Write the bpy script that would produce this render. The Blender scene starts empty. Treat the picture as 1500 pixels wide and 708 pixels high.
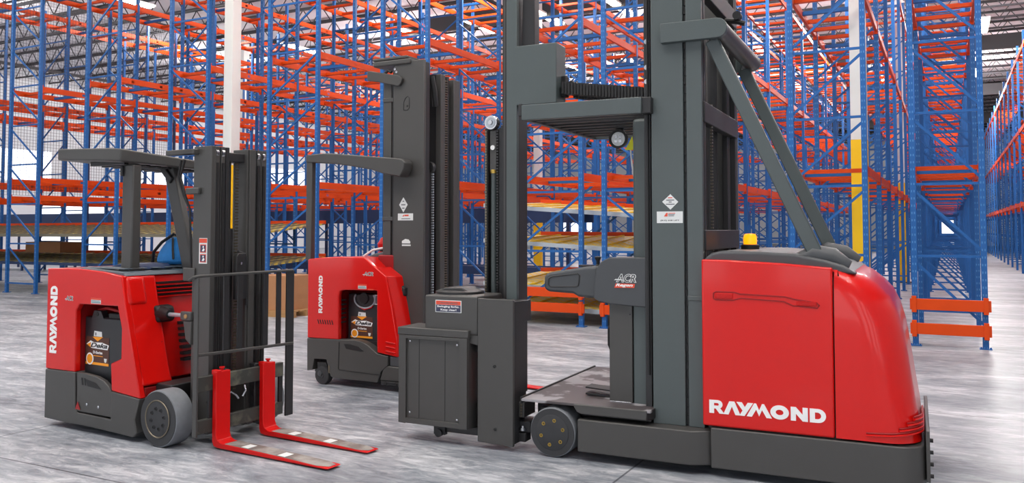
import bpy, bmesh, math, random
from mathutils import Vector, Matrix
random.seed(7)
PI = math.pi
SC = bpy.context.scene
COL = SC.collection

# ------------------------------------------------------------------ materials
def lin(c):
    return tuple((x/12.92 if x <= .04045 else ((x+.055)/1.055)**2.4) for x in [v/255 for v in c])
def mat(name, rgb, rough=.5, metal=0., var=.06, vscale=6., bump=0., bscale=60., emis=0., coat=0., spec=.5):
    m = bpy.data.materials.new(name); m.use_nodes = True
    nt = m.node_tree; b = nt.nodes['Principled BSDF']
    c = lin(rgb)
    b.inputs['Base Color'].default_value = (*c, 1)
    b.inputs['Roughness'].default_value = rough
    b.inputs['Metallic'].default_value = metal
    b.inputs['Specular IOR Level'].default_value = spec
    if coat: b.inputs['Coat Weight'].default_value = coat; b.inputs['Coat Roughness'].default_value = .08
    if emis:
        b.inputs['Emission Color'].default_value = (*c, 1); b.inputs['Emission Strength'].default_value = emis
    tc = nt.nodes.new('ShaderNodeTexCoord')
    if var:
        n = nt.nodes.new('ShaderNodeTexNoise'); n.inputs['Scale'].default_value = vscale; n.inputs['Detail'].default_value = 3
        mr = nt.nodes.new('ShaderNodeMapRange'); mr.inputs['To Min'].default_value = 1-var; mr.inputs['To Max'].default_value = 1+var
        mx = nt.nodes.new('ShaderNodeMix'); mx.data_type = 'RGBA'; mx.blend_type = 'MULTIPLY'; mx.inputs['Factor'].default_value = 1
        mx.inputs['A'].default_value = (*c, 1)
        nt.links.new(tc.outputs['Object'], n.inputs['Vector']); nt.links.new(n.outputs['Fac'], mr.inputs['Value'])
        nt.links.new(mr.outputs['Result'], mx.inputs['B']); nt.links.new(mx.outputs['Result'], b.inputs['Base Color'])
    if bump:
        n2 = nt.nodes.new('ShaderNodeTexNoise'); n2.inputs['Scale'].default_value = bscale; n2.inputs['Detail'].default_value = 2
        bp = nt.nodes.new('ShaderNodeBump'); bp.inputs['Strength'].default_value = bump; bp.inputs['Distance'].default_value = .002
        nt.links.new(tc.outputs['Object'], n2.inputs['Vector']); nt.links.new(n2.outputs['Fac'], bp.inputs['Height'])
        nt.links.new(bp.outputs['Normal'], b.inputs['Normal'])
    return m
M = {}
M['red'] = mat('red_enamel', (214, 12, 6), .3, spec=.3, coat=.45, var=.03)
M['redfork'] = mat('red_fork_paint', (206, 12, 10), .4, spec=.3, var=.08, vscale=12)
M['reddark'] = mat('dark_red_paint', (150, 12, 16), .5)  # deeper red; also draws the shade of the handle recess
M['grey'] = mat('charcoal_paint', (70, 69, 68), .42, var=.05, bump=.25, bscale=250)
M['cool'] = mat('cool_grey_paint', (78, 87, 88), .4, var=.04, bump=.25, bscale=250)
M['mid'] = mat('cover_grey_plastic', (68, 71, 75), .45, var=.03, bump=.3, bscale=400)
M['dark'] = mat('dark_steel_and_shade', (46, 46, 48), .45, var=.1, metal=.2)  # dark steel; also colours the shaded sides of two mast columns
M['black'] = mat('black_rubber', (24, 24, 26), .55)
M['bat'] = mat('battery_case', (38, 40, 44), .4)
M['tyre'] = mat('worn_grey_tyre', (120, 124, 130), .75, var=.2, vscale=18, bump=.4, bscale=80)
M['tyred'] = mat('dark_tyre_side', (50, 51, 54), .6, var=.1)
M['steel'] = mat('bright_steel', (190, 192, 196), .25, metal=1., var=.05)
M['chain'] = mat('chain_steel', (120, 112, 98), .4, metal=.8, var=.2, vscale=60)
M['brass'] = mat('brass_bolt', (190, 160, 80), .35, metal=.8)
M['white'] = mat('white_vinyl', (245, 246, 246), .5, var=0)
M['sticker'] = mat('white_sticker', (225, 228, 228), .5, var=0)
M['stext'] = mat('sticker_grey_print', (95, 98, 105), .5, var=0)
M['snavy'] = mat('sticker_navy_print', (58, 62, 88), .5, var=0)
M['sred'] = mat('sticker_red_print', (225, 80, 55), .5, var=0)
M['steal'] = mat('sticker_teal_print', (80, 130, 140), .5, var=0)
M['brown'] = mat('label_brown', (82, 48, 36), .5, var=.2, vscale=30)
M['orange'] = mat('label_orange', (250, 160, 30), .5, var=0)
M['yellow'] = mat('yellow_hose', (230, 215, 20), .4, var=0)
M['bluebag'] = mat('blue_nylon', (42, 136, 214), .7, var=.15, vscale=20, bump=.6, bscale=60)
M['deck'] = mat('slate_deck', (86, 98, 108), .4)
M['rblue'] = mat('rack_blue', (34, 94, 162), .45, spec=.3, var=.08, vscale=3)
M['rdark'] = mat('navy_blue_steel', (30, 52, 92), .5, var=.08)
M['rorange'] = mat('rack_orange', (216, 72, 12), .45, spec=.25, var=.08, vscale=3)
M['wheelyel'] = mat('roller_yellow', (236, 200, 40), .45)
M['galv'] = mat('galvanised_rail', (176, 184, 192), .35, metal=.4)
M['colwhite'] = mat('white_column_paint', (226, 226, 224), .55, var=.02)
M['colyel'] = mat('yellow_column_paint', (250, 200, 0), .5, var=.02)
M['wall'] = mat('white_wall_panel', (226, 228, 232), .7, var=.03, vscale=.6)
M['ceil'] = mat('ceiling_deck', (222, 218, 224), .75, var=.05, vscale=.5)
M['truss'] = mat('truss_dark_steel', (46, 45, 50), .6)
M['card'] = mat('cardboard', (172, 122, 84), .8, var=.08)
M['pal'] = mat('pallet_wood', (170, 130, 85), .8, var=.2, vscale=14)
M['lamp'] = mat('lamp_tube', (255, 244, 222), .5, emis=22., var=0)
M['lens'] = mat('lamp_lens', (222, 226, 228), .2, var=0)
M['winlit'] = mat('daylit_door_panel', (244, 248, 255), .5, emis=1.4, var=0)
M['amber'] = mat('amber_beacon', (255, 150, 10), .3, emis=1.6, var=0)
M['amberlit'] = mat('amber_beacon_core', (255, 205, 60), .3, emis=9., var=0)
M['meshw'] = mat('mesh_wire', (60, 62, 70), .5, var=0)
M['tagyel'] = mat('yellow_tag', (225, 225, 20), .5, var=0)

def nodes_of(m): return m.node_tree.nodes, m.node_tree.links, m.node_tree.nodes['Principled BSDF']
# posts: paler dashes painted for the bright background behind punched slots
def post_material():
    m = mat('rack_blue_painted_slots', (34, 94, 162), .45, spec=.3, var=0); N, L, b = nodes_of(m)
    tc = N.new('ShaderNodeTexCoord'); sp = N.new('ShaderNodeSeparateXYZ'); L.new(tc.outputs['Object'], sp.inputs[0])
    def mth(op, a, bb=None):
        n = N.new('ShaderNodeMath'); n.operation = op
        for i, v in enumerate([a, bb]):
            if v is None: continue
            if isinstance(v, (int, float)): n.inputs[i].default_value = v
            else: L.new(v, n.inputs[i])
        return n.outputs[0]
    fz = mth('FRACT', mth('MULTIPLY', sp.outputs['Z'], 10.)); az = mth('LESS_THAN', fz, .3)
    ax = mth('LESS_THAN', mth('ABSOLUTE', mth('SUBTRACT', mth('ABSOLUTE', sp.outputs['X']), .016)), .007)
    fac = mth('MULTIPLY', az, ax)
    mx = N.new('ShaderNodeMix'); mx.data_type = 'RGBA'; L.new(fac, mx.inputs['Factor'])
    mx.inputs['A'].default_value = (*lin((34, 94, 162)), 1); mx.inputs['B'].default_value = (*lin((80, 132, 190)), 1)
    L.new(mx.outputs['Result'], b.inputs['Base Color']); return m
M['rpost'] = post_material()
def deck_material(c1, c2, nm):   # skate wheel lanes: yellow wheels in staggered rows between galvanised rails
    m = mat(nm, (200, 190, 120), .45, var=0); N, L, b = nodes_of(m)
    tc = N.new('ShaderNodeTexCoord'); mp = N.new('ShaderNodeMapping'); L.new(tc.outputs['Object'], mp.inputs[0])
    mp.inputs['Scale'].default_value = (11, 9, 1)
    mp.inputs['Rotation'].default_value = (0, 0, 0)
    w = N.new('ShaderNodeTexChecker'); w.inputs['Scale'].default_value = 1.
    w.inputs['Color1'].default_value = (*lin(c1), 1); w.inputs['Color2'].default_value = (*lin(c2), 1)
    L.new(mp.outputs[0], w.inputs['Vector']); L.new(w.outputs['Color'], b.inputs['Base Color']); return m
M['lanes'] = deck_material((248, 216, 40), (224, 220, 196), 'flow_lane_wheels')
M['laneg'] = deck_material((206, 184, 70), (112, 106, 92), 'grey_flow_lane_wheels')  # greyer, duller wheel pattern for the left beds
M['railg'] = mat('grey_lane_rail', (120, 114, 96), .6)  # grey-brown rails for the left beds
def worn_plate(name, base, worn, scale, lo, hi):
    m = mat(name, base, .5, var=0); N, L, b = nodes_of(m)
    tc = N.new('ShaderNodeTexCoord'); n = N.new('ShaderNodeTexNoise'); n.inputs['Scale'].default_value = scale; n.inputs['Detail'].default_value = 5
    r = N.new('ShaderNodeValToRGB'); r.color_ramp.elements[0].position = lo; r.color_ramp.elements[1].position = hi
    r.color_ramp.elements[0].color = (*lin(base), 1); r.color_ramp.elements[1].color = (*lin(worn), 1)
    L.new(tc.outputs['Object'], n.inputs['Vector']); L.new(n.outputs['Fac'], r.inputs['Fac']); L.new(r.outputs['Color'], b.inputs['Base Color']); return m
M['tread'] = worn_plate('worn_tread_mat', (76, 70, 72), (150, 148, 152), 4.2, .5, .56)
M['scrape'] = worn_plate('scraped_steel', (118, 108, 104), (160, 156, 152), 7., .4, .6)
M['patina'] = worn_plate('worn_carriage_steel', (58, 60, 57), (104, 106, 92), 9., .5, .7)
def floor_material():
    m = mat('polished_concrete', (170, 172, 178), .42, var=0, spec=.35); N, L, b = nodes_of(m)
    tc = N.new('ShaderNodeTexCoord')
    mp = N.new('ShaderNodeMapping'); mp.inputs['Rotation'].default_value = (0, 0, .35); mp.inputs['Scale'].default_value = (.55, 1.7, 1)
    L.new(tc.outputs['Object'], mp.inputs[0])
    n1 = N.new('ShaderNodeTexNoise'); n1.inputs['Scale'].default_value = .9; n1.inputs['Detail'].default_value = 8; n1.inputs['Roughness'].default_value = .68; n1.inputs['Distortion'].default_value = .6
    n2 = N.new('ShaderNodeTexNoise'); n2.inputs['Scale'].default_value = 7; n2.inputs['Detail'].default_value = 6; n2.inputs['Roughness'].default_value = .7; n2.inputs['Distortion'].default_value = .8
    L.new(mp.outputs[0], n1.inputs['Vector']); L.new(mp.outputs[0], n2.inputs['Vector'])
    r = N.new('ShaderNodeValToRGB'); cr = r.color_ramp
    cr.elements[0].position = .37; cr.elements[0].color = (*lin((92, 99, 109)), 1)
    cr.elements[1].position = .63; cr.elements[1].color = (*lin((208, 209, 214)), 1)
    e = cr.elements.new(.5); e.color = (*lin((150, 155, 163)), 1)
    mixf = N.new('ShaderNodeMath'); mixf.operation = 'MULTIPLY_ADD'; mixf.inputs[1].default_value = .55
    h2 = N.new('ShaderNodeMath'); h2.operation = 'MULTIPLY'; h2.inputs[1].default_value = .45
    L.new(n2.outputs['Fac'], h2.inputs[0]); L.new(n1.outputs['Fac'], mixf.inputs[0]); L.new(h2.outputs[0], mixf.inputs[2])
    L.new(mixf.outputs[0], r.inputs['Fac'])
    # sawn control joints
    br = N.new('ShaderNodeTexBrick'); br.offset = 0; br.inputs['Scale'].default_value = 1.
    br.inputs['Brick Width'].default_value = 4.6; br.inputs['Row Height'].default_value = 4.6; br.inputs['Mortar Size'].default_value = .008; br.inputs['Mortar Smooth'].default_value = .1
    br.inputs['Color1'].default_value = (1, 1, 1, 1); br.inputs['Color2'].default_value = (1, 1, 1, 1); br.inputs['Mortar'].default_value = (.35, .35, .37, 1)
    m2 = N.new('ShaderNodeMapping'); m2.inputs['Location'].default_value = (1.9, 1.0, 0); L.new(tc.outputs['Object'], m2.inputs[0]); L.new(m2.outputs[0], br.inputs['Vector'])
    mx = N.new('ShaderNodeMix'); mx.data_type = 'RGBA'; mx.blend_type = 'MULTIPLY'; mx.inputs['Factor'].default_value = 1
    L.new(r.outputs['Color'], mx.inputs['A']); L.new(br.outputs['Color'], mx.inputs['B']); L.new(mx.outputs['Result'], b.inputs['Base Color'])
    rr = N.new('ShaderNodeMapRange'); rr.inputs['To Min'].default_value = .3; rr.inputs['To Max'].default_value = .6
    L.new(n2.outputs['Fac'], rr.inputs['Value']); L.new(rr.outputs['Result'], b.inputs['Roughness'])
    bp = N.new('ShaderNodeBump'); bp.inputs['Strength'].default_value = .15; bp.inputs['Distance'].default_value = .01
    L.new(n2.outputs['Fac'], bp.inputs['Height']); L.new(bp.outputs['Normal'], b.inputs['Normal']); return m
M['floor'] = floor_material()

# ------------------------------------------------------------------ mesh helpers
class MB:
    def __init__(s): s.bm = bmesh.new()
    def box(s, x0, x1, y0, y1, z0, z1):
        v = [s.bm.verts.new((x, y, z)) for x in (x0, x1) for y in (y0, y1) for z in (z0, z1)]
        for f in ((0, 1, 3, 2), (4, 6, 7, 5), (0, 4, 5, 1), (2, 3, 7, 6), (0, 2, 6, 4), (1, 5, 7, 3)): s.bm.faces.new([v[i] for i in f])
        return s
    def prism(s, pts, lo, hi, axis='y'):
        """outline pts in the plane across axis: y -> (x,z), z -> (x,y), x -> (y,z)"""
        def P(p, t): return {'y': (p[0], t, p[1]), 'z': (p[0], p[1], t), 'x': (t, p[0], p[1])}[axis]
        a = [s.bm.verts.new(P(p, lo)) for p in pts]; b = [s.bm.verts.new(P(p, hi)) for p in pts]
        n = len(pts)
        s.bm.faces.new(a); s.bm.faces.new(b[::-1])
        for i in range(n): s.bm.faces.new((a[i], b[i], b[(i+1) % n], a[(i+1) % n]))
        return s
    def loft(s, rings, cap=True):
        R = [[s.bm.verts.new(p) for p in r] for r in rings]; n = len(R[0])
        for i in range(len(R)-1):
            for j in range(n): s.bm.faces.new((R[i][j], R[i][(j+1) % n], R[i+1][(j+1) % n], R[i+1][j]))
        if cap: s.bm.faces.new(R[0]); s.bm.faces.new(R[-1][::-1])
        return s
    def beam(s, p, q, w, h, up=(0, 0, 1)):
        p, q = Vector(p), Vector(q); d = (q-p).normalized(); u = Vector(up)
        if abs(d.dot(u)) > .99: u = Vector((0, 1, 0))
        sx = d.cross(u).normalized(); uz = sx.cross(d)
        return s.loft([[p+sx*(i*w/2)+uz*(j*h/2) for i, j in ((-1, -1), (1, -1), (1, 1), (-1, 1))], [q+sx*(i*w/2)+uz*(j*h/2) for i, j in ((-1, -1), (1, -1), (1, 1), (-1, 1))]])
    def tube(s, pts, r, n=10):
        pts = [Vector(p) for p in pts]; rings = []
        last = None
        for i, p in enumerate(pts):
            d = ((pts[i+1]-p) if i == 0 else (p-pts[i-1]) if i == len(pts)-1 else (pts[i+1]-pts[i-1])).normalized()
            if last is None:
                u = Vector((0, 0, 1)) if abs(d.z) < .9 else Vector((0, 1, 0))
                last = d.cross(u).normalized()
            x = (last-d*last.dot(d)).normalized(); y = d.cross(x); last = x
            rr = r[i] if isinstance(r, (list, tuple)) else r
            rings.append([p+x*math.cos(2*PI*k/n)*rr+y*math.sin(2*PI*k/n)*rr for k in range(n)])
        return s.loft(rings)
    def cyl(s, c, axis, r, h, n=32, r2=None):
        c = Vector(c); d = {'x': Vector((1, 0, 0)), 'y': Vector((0, 1, 0)), 'z': Vector((0, 0, 1))}[axis]
        return s.tube([c, c+d*h], [r, r if r2 is None else r2], n)
    def ring(s, c, axis, prof, n=40):
        return s.lathe(c, axis, list(prof)+[prof[0]], n, cap=False)
    def lathe(s, c, axis, prof, n=40, cap=True):
        """prof: (distance along axis, radius)"""
        c = Vector(c); d = {'x': Vector((1, 0, 0)), 'y': Vector((0, 1, 0)), 'z': Vector((0, 0, 1))}[axis]
        u = Vector((0, 0, 1)) if axis != 'z' else Vector((1, 0, 0)); v = d.cross(u)
        return s.loft([[c+d*t+(u*math.cos(2*PI*k/n)+v*math.sin(2*PI*k/n))*max(r, 1e-4) for k in range(n)] for t, r in prof], cap)
    def build(s, name, m, parent=None, bevel=0., smooth=False, loc=None, seg=2, sub=0):
        bmesh.ops.remove_doubles(s.bm, verts=s.bm.verts, dist=1e-5)
        bmesh.ops.recalc_face_normals(s.bm, faces=s.bm.faces)
        me = bpy.data.meshes.new(name); s.bm.to_mesh(me); s.bm.free()
        me.materials.append(M[m] if isinstance(m, str) else m)
        o = bpy.data.objects.new(name, me); COL.objects.link(o)
        if smooth or bevel:
            for p in me.polygons: p.use_smooth = True
            if hasattr(me, 'set_sharp_from_angle'): me.set_sharp_from_angle(angle=math.radians(38))
        if bevel:
            bv = o.modifiers.new('bevel', 'BEVEL'); bv.width = bevel; bv.segments = seg; bv.limit_method = 'ANGLE'; bv.angle_limit = math.radians(40); bv.use_clamp_overlap = True
        if sub:
            sb = o.modifiers.new('sub', 'SUBSURF'); sb.levels = sub; sb.render_levels = sub
        if loc: o.location = loc
        if parent is not None: o.parent = parent
        return o
def thing(name, label, cat, loc=(0, 0, 0), rz=0., group=None):
    o = bpy.data.objects.new(name, None); COL.objects.link(o); o.empty_display_size = .2
    o.location = loc; o.rotation_euler = (0, 0, math.radians(rz)); return tag(o, label, cat, group)
def tag(o, label, cat, group=None, kind=None):
    o['label'] = label; o['category'] = cat
    if group: o['group'] = group
    if kind: o['kind'] = kind
    return o
def struct(o): o['kind'] = 'structure'; return o
def arc(cx, cz, r, a0, a1, n=8): return [(cx+r*math.cos(math.radians(a0+(a1-a0)*i/n)), cz+r*math.sin(math.radians(a0+(a1-a0)*i/n))) for i in range(n+1)]

# lettering: flat 2D outlines turned into thin solids, facing -b
def outlines(name, polys, m, parent, org, w, h, b, vertical=False, flipx=False, ext=.0015, shear=0.):
    xs = [p[0] for q in polys for p in q]; ys = [p[1] for q in polys for p in q]
    x0, x1, y0, y1 = min(xs), max(xs), min(ys), max(ys)
    cu = bpy.data.curves.new(name, 'CURVE'); cu.dimensions = '2D'; cu.fill_mode = 'BOTH'; cu.extrude = ext
    for q in polys:
        sp = cu.splines.new('POLY'); sp.points.add(len(q)-1); sp.use_cyclic_u = True
        for i, p in enumerate(q): sp.points[i].co = ((p[0]-x0)/(x1-x0)*w + shear*(p[1]-y0)/(y1-y0)*h, (p[1]-y0)/(y1-y0)*h, 0, 1)
    return curve_mesh(name, cu, m, parent, org, b, vertical)
def curve_mesh(name, cu, m, parent, org, b, vertical=False, fit=None, rot=0.):
    t = bpy.data.objects.new(name+'_tmp', cu); COL.objects.link(t)
    dg = bpy.context.evaluated_depsgraph_get(); me = bpy.data.meshes.new_from_object(t.evaluated_get(dg))
    bpy.data.objects.remove(t)
    if fit:
        xs = [v.co.x for v in me.vertices]; ys = [v.co.y for v in me.vertices]
        x0, x1, y0, y1 = min(xs), max(xs), min(ys), max(ys)
        for v in me.vertices: v.co.x = (v.co.x-x0)/(x1-x0)*fit[0]; v.co.y = (v.co.y-y0)/(y1-y0)*fit[1]
    A = Matrix(((1, 0, 0, 0), (0, 0, -1, 0), (0, 1, 0, 0), (0, 0, 0, 1)))
    R = Matrix.Rotation(PI/2 if vertical else rot, 4, 'Z')
    me.transform(Matrix.Translation((org[0], b, org[1])) @ A @ R)
    me.materials.clear(); me.materials.append(M[m])
    for p in me.polygons: p.material_index = 0
    o = bpy.data.objects.new(name, me); COL.objects.link(o)
    if parent is not None: o.parent = parent
    return o
def text(name, s, m, parent, org, w, h, b, shear=0., off=.0, ext=.0012, vertical=False, rot=0.):
    cu = bpy.data.curves.new(name, 'FONT'); cu.body = s; cu.size = 1; cu.shear = shear; cu.offset = off; cu.extrude = ext; cu.resolution_u = 4
    return curve_mesh(name, cu, m, parent, org, b, vertical, fit=(w, h), rot=rot)
def raymond():
    def T(q, dx): return [(x+dx, y) for x, y in q]
    out = []
    # R
    bowl = [(.0, 0), (.0, 1), (.62, 1)]+arc(.62, .68, .32, 90, -60, 8)+[(1.08, 0), (.72, 0), (.46, .36), (.34, .36), (.34, 0)]
    out += [bowl, [(.34, .58), (.34, .78), (.58, .78)]+arc(.58, .68, .1, 90, -90, 6)]
    # A without crossbar
    out += [T([(0, 0), (.42, 1), (.78, 1), (1.2, 0), (.84, 0), (.6, .62), (.36, 0)], 1.0)]
    # Y
    out += [T([(0, 1), (.38, 1), (.58, .66), (.78, 1), (1.16, 1), (.56, 0), (.2, 0), (.42, .4)], 1.92)]
    # M
    out += [T([(0, 0), (.52, 1), (.66, 1), (.86, .52), (1.06, 1), (1.2, 1), (1.72, 0), (1.36, 0), (1.06, .55), (.86, .06), (.66, .55), (.36, 0)], 2.62)]
    # O
    out += [[(4.86+.62*math.cos(2*PI*i/28), .5+.52*math.sin(2*PI*i/28)) for i in range(28)], [(4.86+.26*math.cos(2*PI*i/20), .5+.2*math.sin(2*PI*i/20)) for i in range(20)]]
    # N
    out += [T([(0, 0), (0, 1), (.34, 1), (.78, .48), (.78, 1), (1.12, 1), (1.12, 0), (.78, 0), (.34, .52), (.34, 0)], 5.6)]
    # D
    out += [T([(0, 0), (0, 1), (.55, 1)]+arc(.55, .5, .5, 90, -90, 12), 6.84), T([(.34, .26), (.34, .74), (.5, .74)]+arc(.5, .5, .24, 90, -90, 8), 6.84)]
    return out
def bolt_heads(name, m, parent, pts, b, r=.008, h=.006):
    for (x, z) in pts:
        MB().lathe((x, b, z), 'y', [(0, r), (-h*.7, r), (-h, r*.6), (-h-.0005, 0)], 12).build(name, m, parent, smooth=True)
def battery_label(par, a0, a1, z0, z1, b):
    w, h = a1-a0, z1-z0
    t = .0015
    L = MB().box(a0, a1, b-t, b, z0, z1).build('battery_label', 'brown', par)
    MB().box(a0, a1, b-2*t, b-t, z0, z0+h*.09).build('label_band', 'orange', par)
    cx = (a0+a1)/2
    MB().prism([(cx-w*.22, z1), (cx+w*.24, z1+h*.02), (cx+.01*w, z1-h*.15)], b-2.2*t, b-t).build('arrow_mark', 'orange', par)
    MB().prism([(cx-w*.17, z1+h*.02), (cx-w*.15, z1+h*.22), (cx+w*.17, z1+h*.2), (cx+w*.19, z1+h*.02)], b-t, b).build('ribbon_cable_mark', 'sticker', par)
    MB().box(cx-w*.1, cx-w*.06, b-2*t, b-t, z1+h*.06, z1+h*.16).build('ribbon_cable_print', 'stext', par)
    # Deka wordmark: white swoosh plate with black slanted letters
    MB().prism([(a0+w*.02, z0+h*.72), (a0+w*.2, z0+h*.86), (a0+w*.35, z0+h*.8), (a0+w*.7, z0+h*.82), (a1, z0+h*.74), (a1-w*.06, z0+h*.57), (a0+w*.25, z0+h*.59)], b-2*t, b-t).build('wordmark_plate', 'white', par)
    text('wordmark', 'Deka', 'bat', par, (a0+w*.2, z0+h*.62), w*.74, h*.17, b-2*t, shear=.35, off=.03)
    MB().prism([(a0+w*.05, z0+h*.71), (a0+w*.22, z0+h*.8), (a0+w*.2, z0+h*.62)], b-3*t, b-2*t).build('wordmark_point', 'orange', par)
    text('series_wording', 'D-Series', 'white', par, (a0+w*.32, z0+h*.4), w*.4, h*.1, b-t, off=.02)
    MB().box(a0+w*.24, a0+w*.74, b-2*t, b-t, z0+h*.31, z0+h*.335).build('label_rule', 'orange', par)
    MB().lathe((a0+w*.18, b-t, z0+h*.2), 'y', [(0, w*.16), (-t, w*.16), (-t-.0003, 0)], 20).build('round_badge', 'white', par)
    MB().lathe((a0+w*.18, b-2*t, z0+h*.2), 'y', [(0, w*.12), (-t, w*.12), (-t-.0003, 0)], 20).build('round_badge_core', 'orange', par)
    MB().prism([(a1-w*.2, z0+h*.26), (a1-w*.08, z0+h*.26), (a1-w*.1, z0+h*.14), (a1-w*.14, z0+h*.11), (a1-w*.18, z0+h*.14)], b-2*t, b-t).build('shield_mark', 'sticker', par)
def acr_logo(par, a, z, w, h, b, halo='sticker'):
    t = .0012
    text('logo_halo', 'ACR', halo, par, (a-w*.04, z-h*.08), w*1.08, h*1.16, b, shear=.25, off=.06, ext=.0006)
    text('logo_letters', 'ACR', 'bat' if halo == 'sticker' else 'sred', par, (a+w*.02, z), w*.96, h, b-t, shear=.25, off=.0, ext=.0006)
    MB().prism([(a-w*.14, z+h*.2), (a-w*.05, z+h*.38), (a+w*.25, z+h*.36), (a+w*.45, z+h*.1), (a+w*.2, z+h*.24), (a-w*.02, z+h*.22)], b-2*t, b-t).build('logo_swoosh', halo, par)
def mini_warning(par, a0, a1, z0, z1, b, under='steal'):
    h = z1-z0
    MB().box(a0, a1, b-.001, b, z0, z1).build('warning_sticker', 'sticker', par)
    MB().box(a0, a1, b-.002, b-.001, z0+h*.66, z1).build('sticker_header', 'sred', par)
    MB().box(a0+.004, a1-.004, b-.002, b-.001, z0+h*.12, z0+h*.3).build('sticker_line', under, par)
    MB().box(a0+.004, a1-.012, b-.002, b-.001, z0+h*.42, z0+h*.54).build('sticker_line', under, par)

# ================================================================== TURRET TRUCK (nearest, right)
def mirror_b(b, W=1.5): return W-b
def wheel(par, name, a, b0, b1, z, r, near=-1, bolts=6, hub=.72, m_t='tyre', m_s='tyred', boltm='brass', boltR=.5):
    w = b1-b0
    t = MB().lathe((a, b0, z), 'y', [(0, r*.8), (0, r*.93), (w*.04, r*.985), (w*.12, r), (w*.88, r), (w*.96, r*.985), (w, r*.93), (w, r*.8)], 56).build(name, m_t, par, smooth=True)
    MB().lathe((a, b0-.002, z), 'y', [(0, r*hub), (0, r*.95), (.004, r*.955), (.004, r*hub)], 56).build('tyre_sidewall', m_s, par, smooth=True)
    bf = b0-.006
    MB().lathe((a, bf, z), 'y', [(.012, r*hub), (.002, r*hub), (0, r*hub*.96), (0, r*.08), (.001, 0)], 48).build('hub', m_s, par, smooth=True)
    for k in range(bolts):
        th = 2*PI*(k+.3)/bolts
        MB().lathe((a+math.cos(th)*r*boltR, bf, z+math.sin(th)*r*boltR), 'y', [(.0, r*.075), (-.003, r*.075), (-.003, r*.05), (.001, r*.05), (.001, 0)], 12).build('hub_bolt', boltm, par, smooth=True)
    return t

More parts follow.
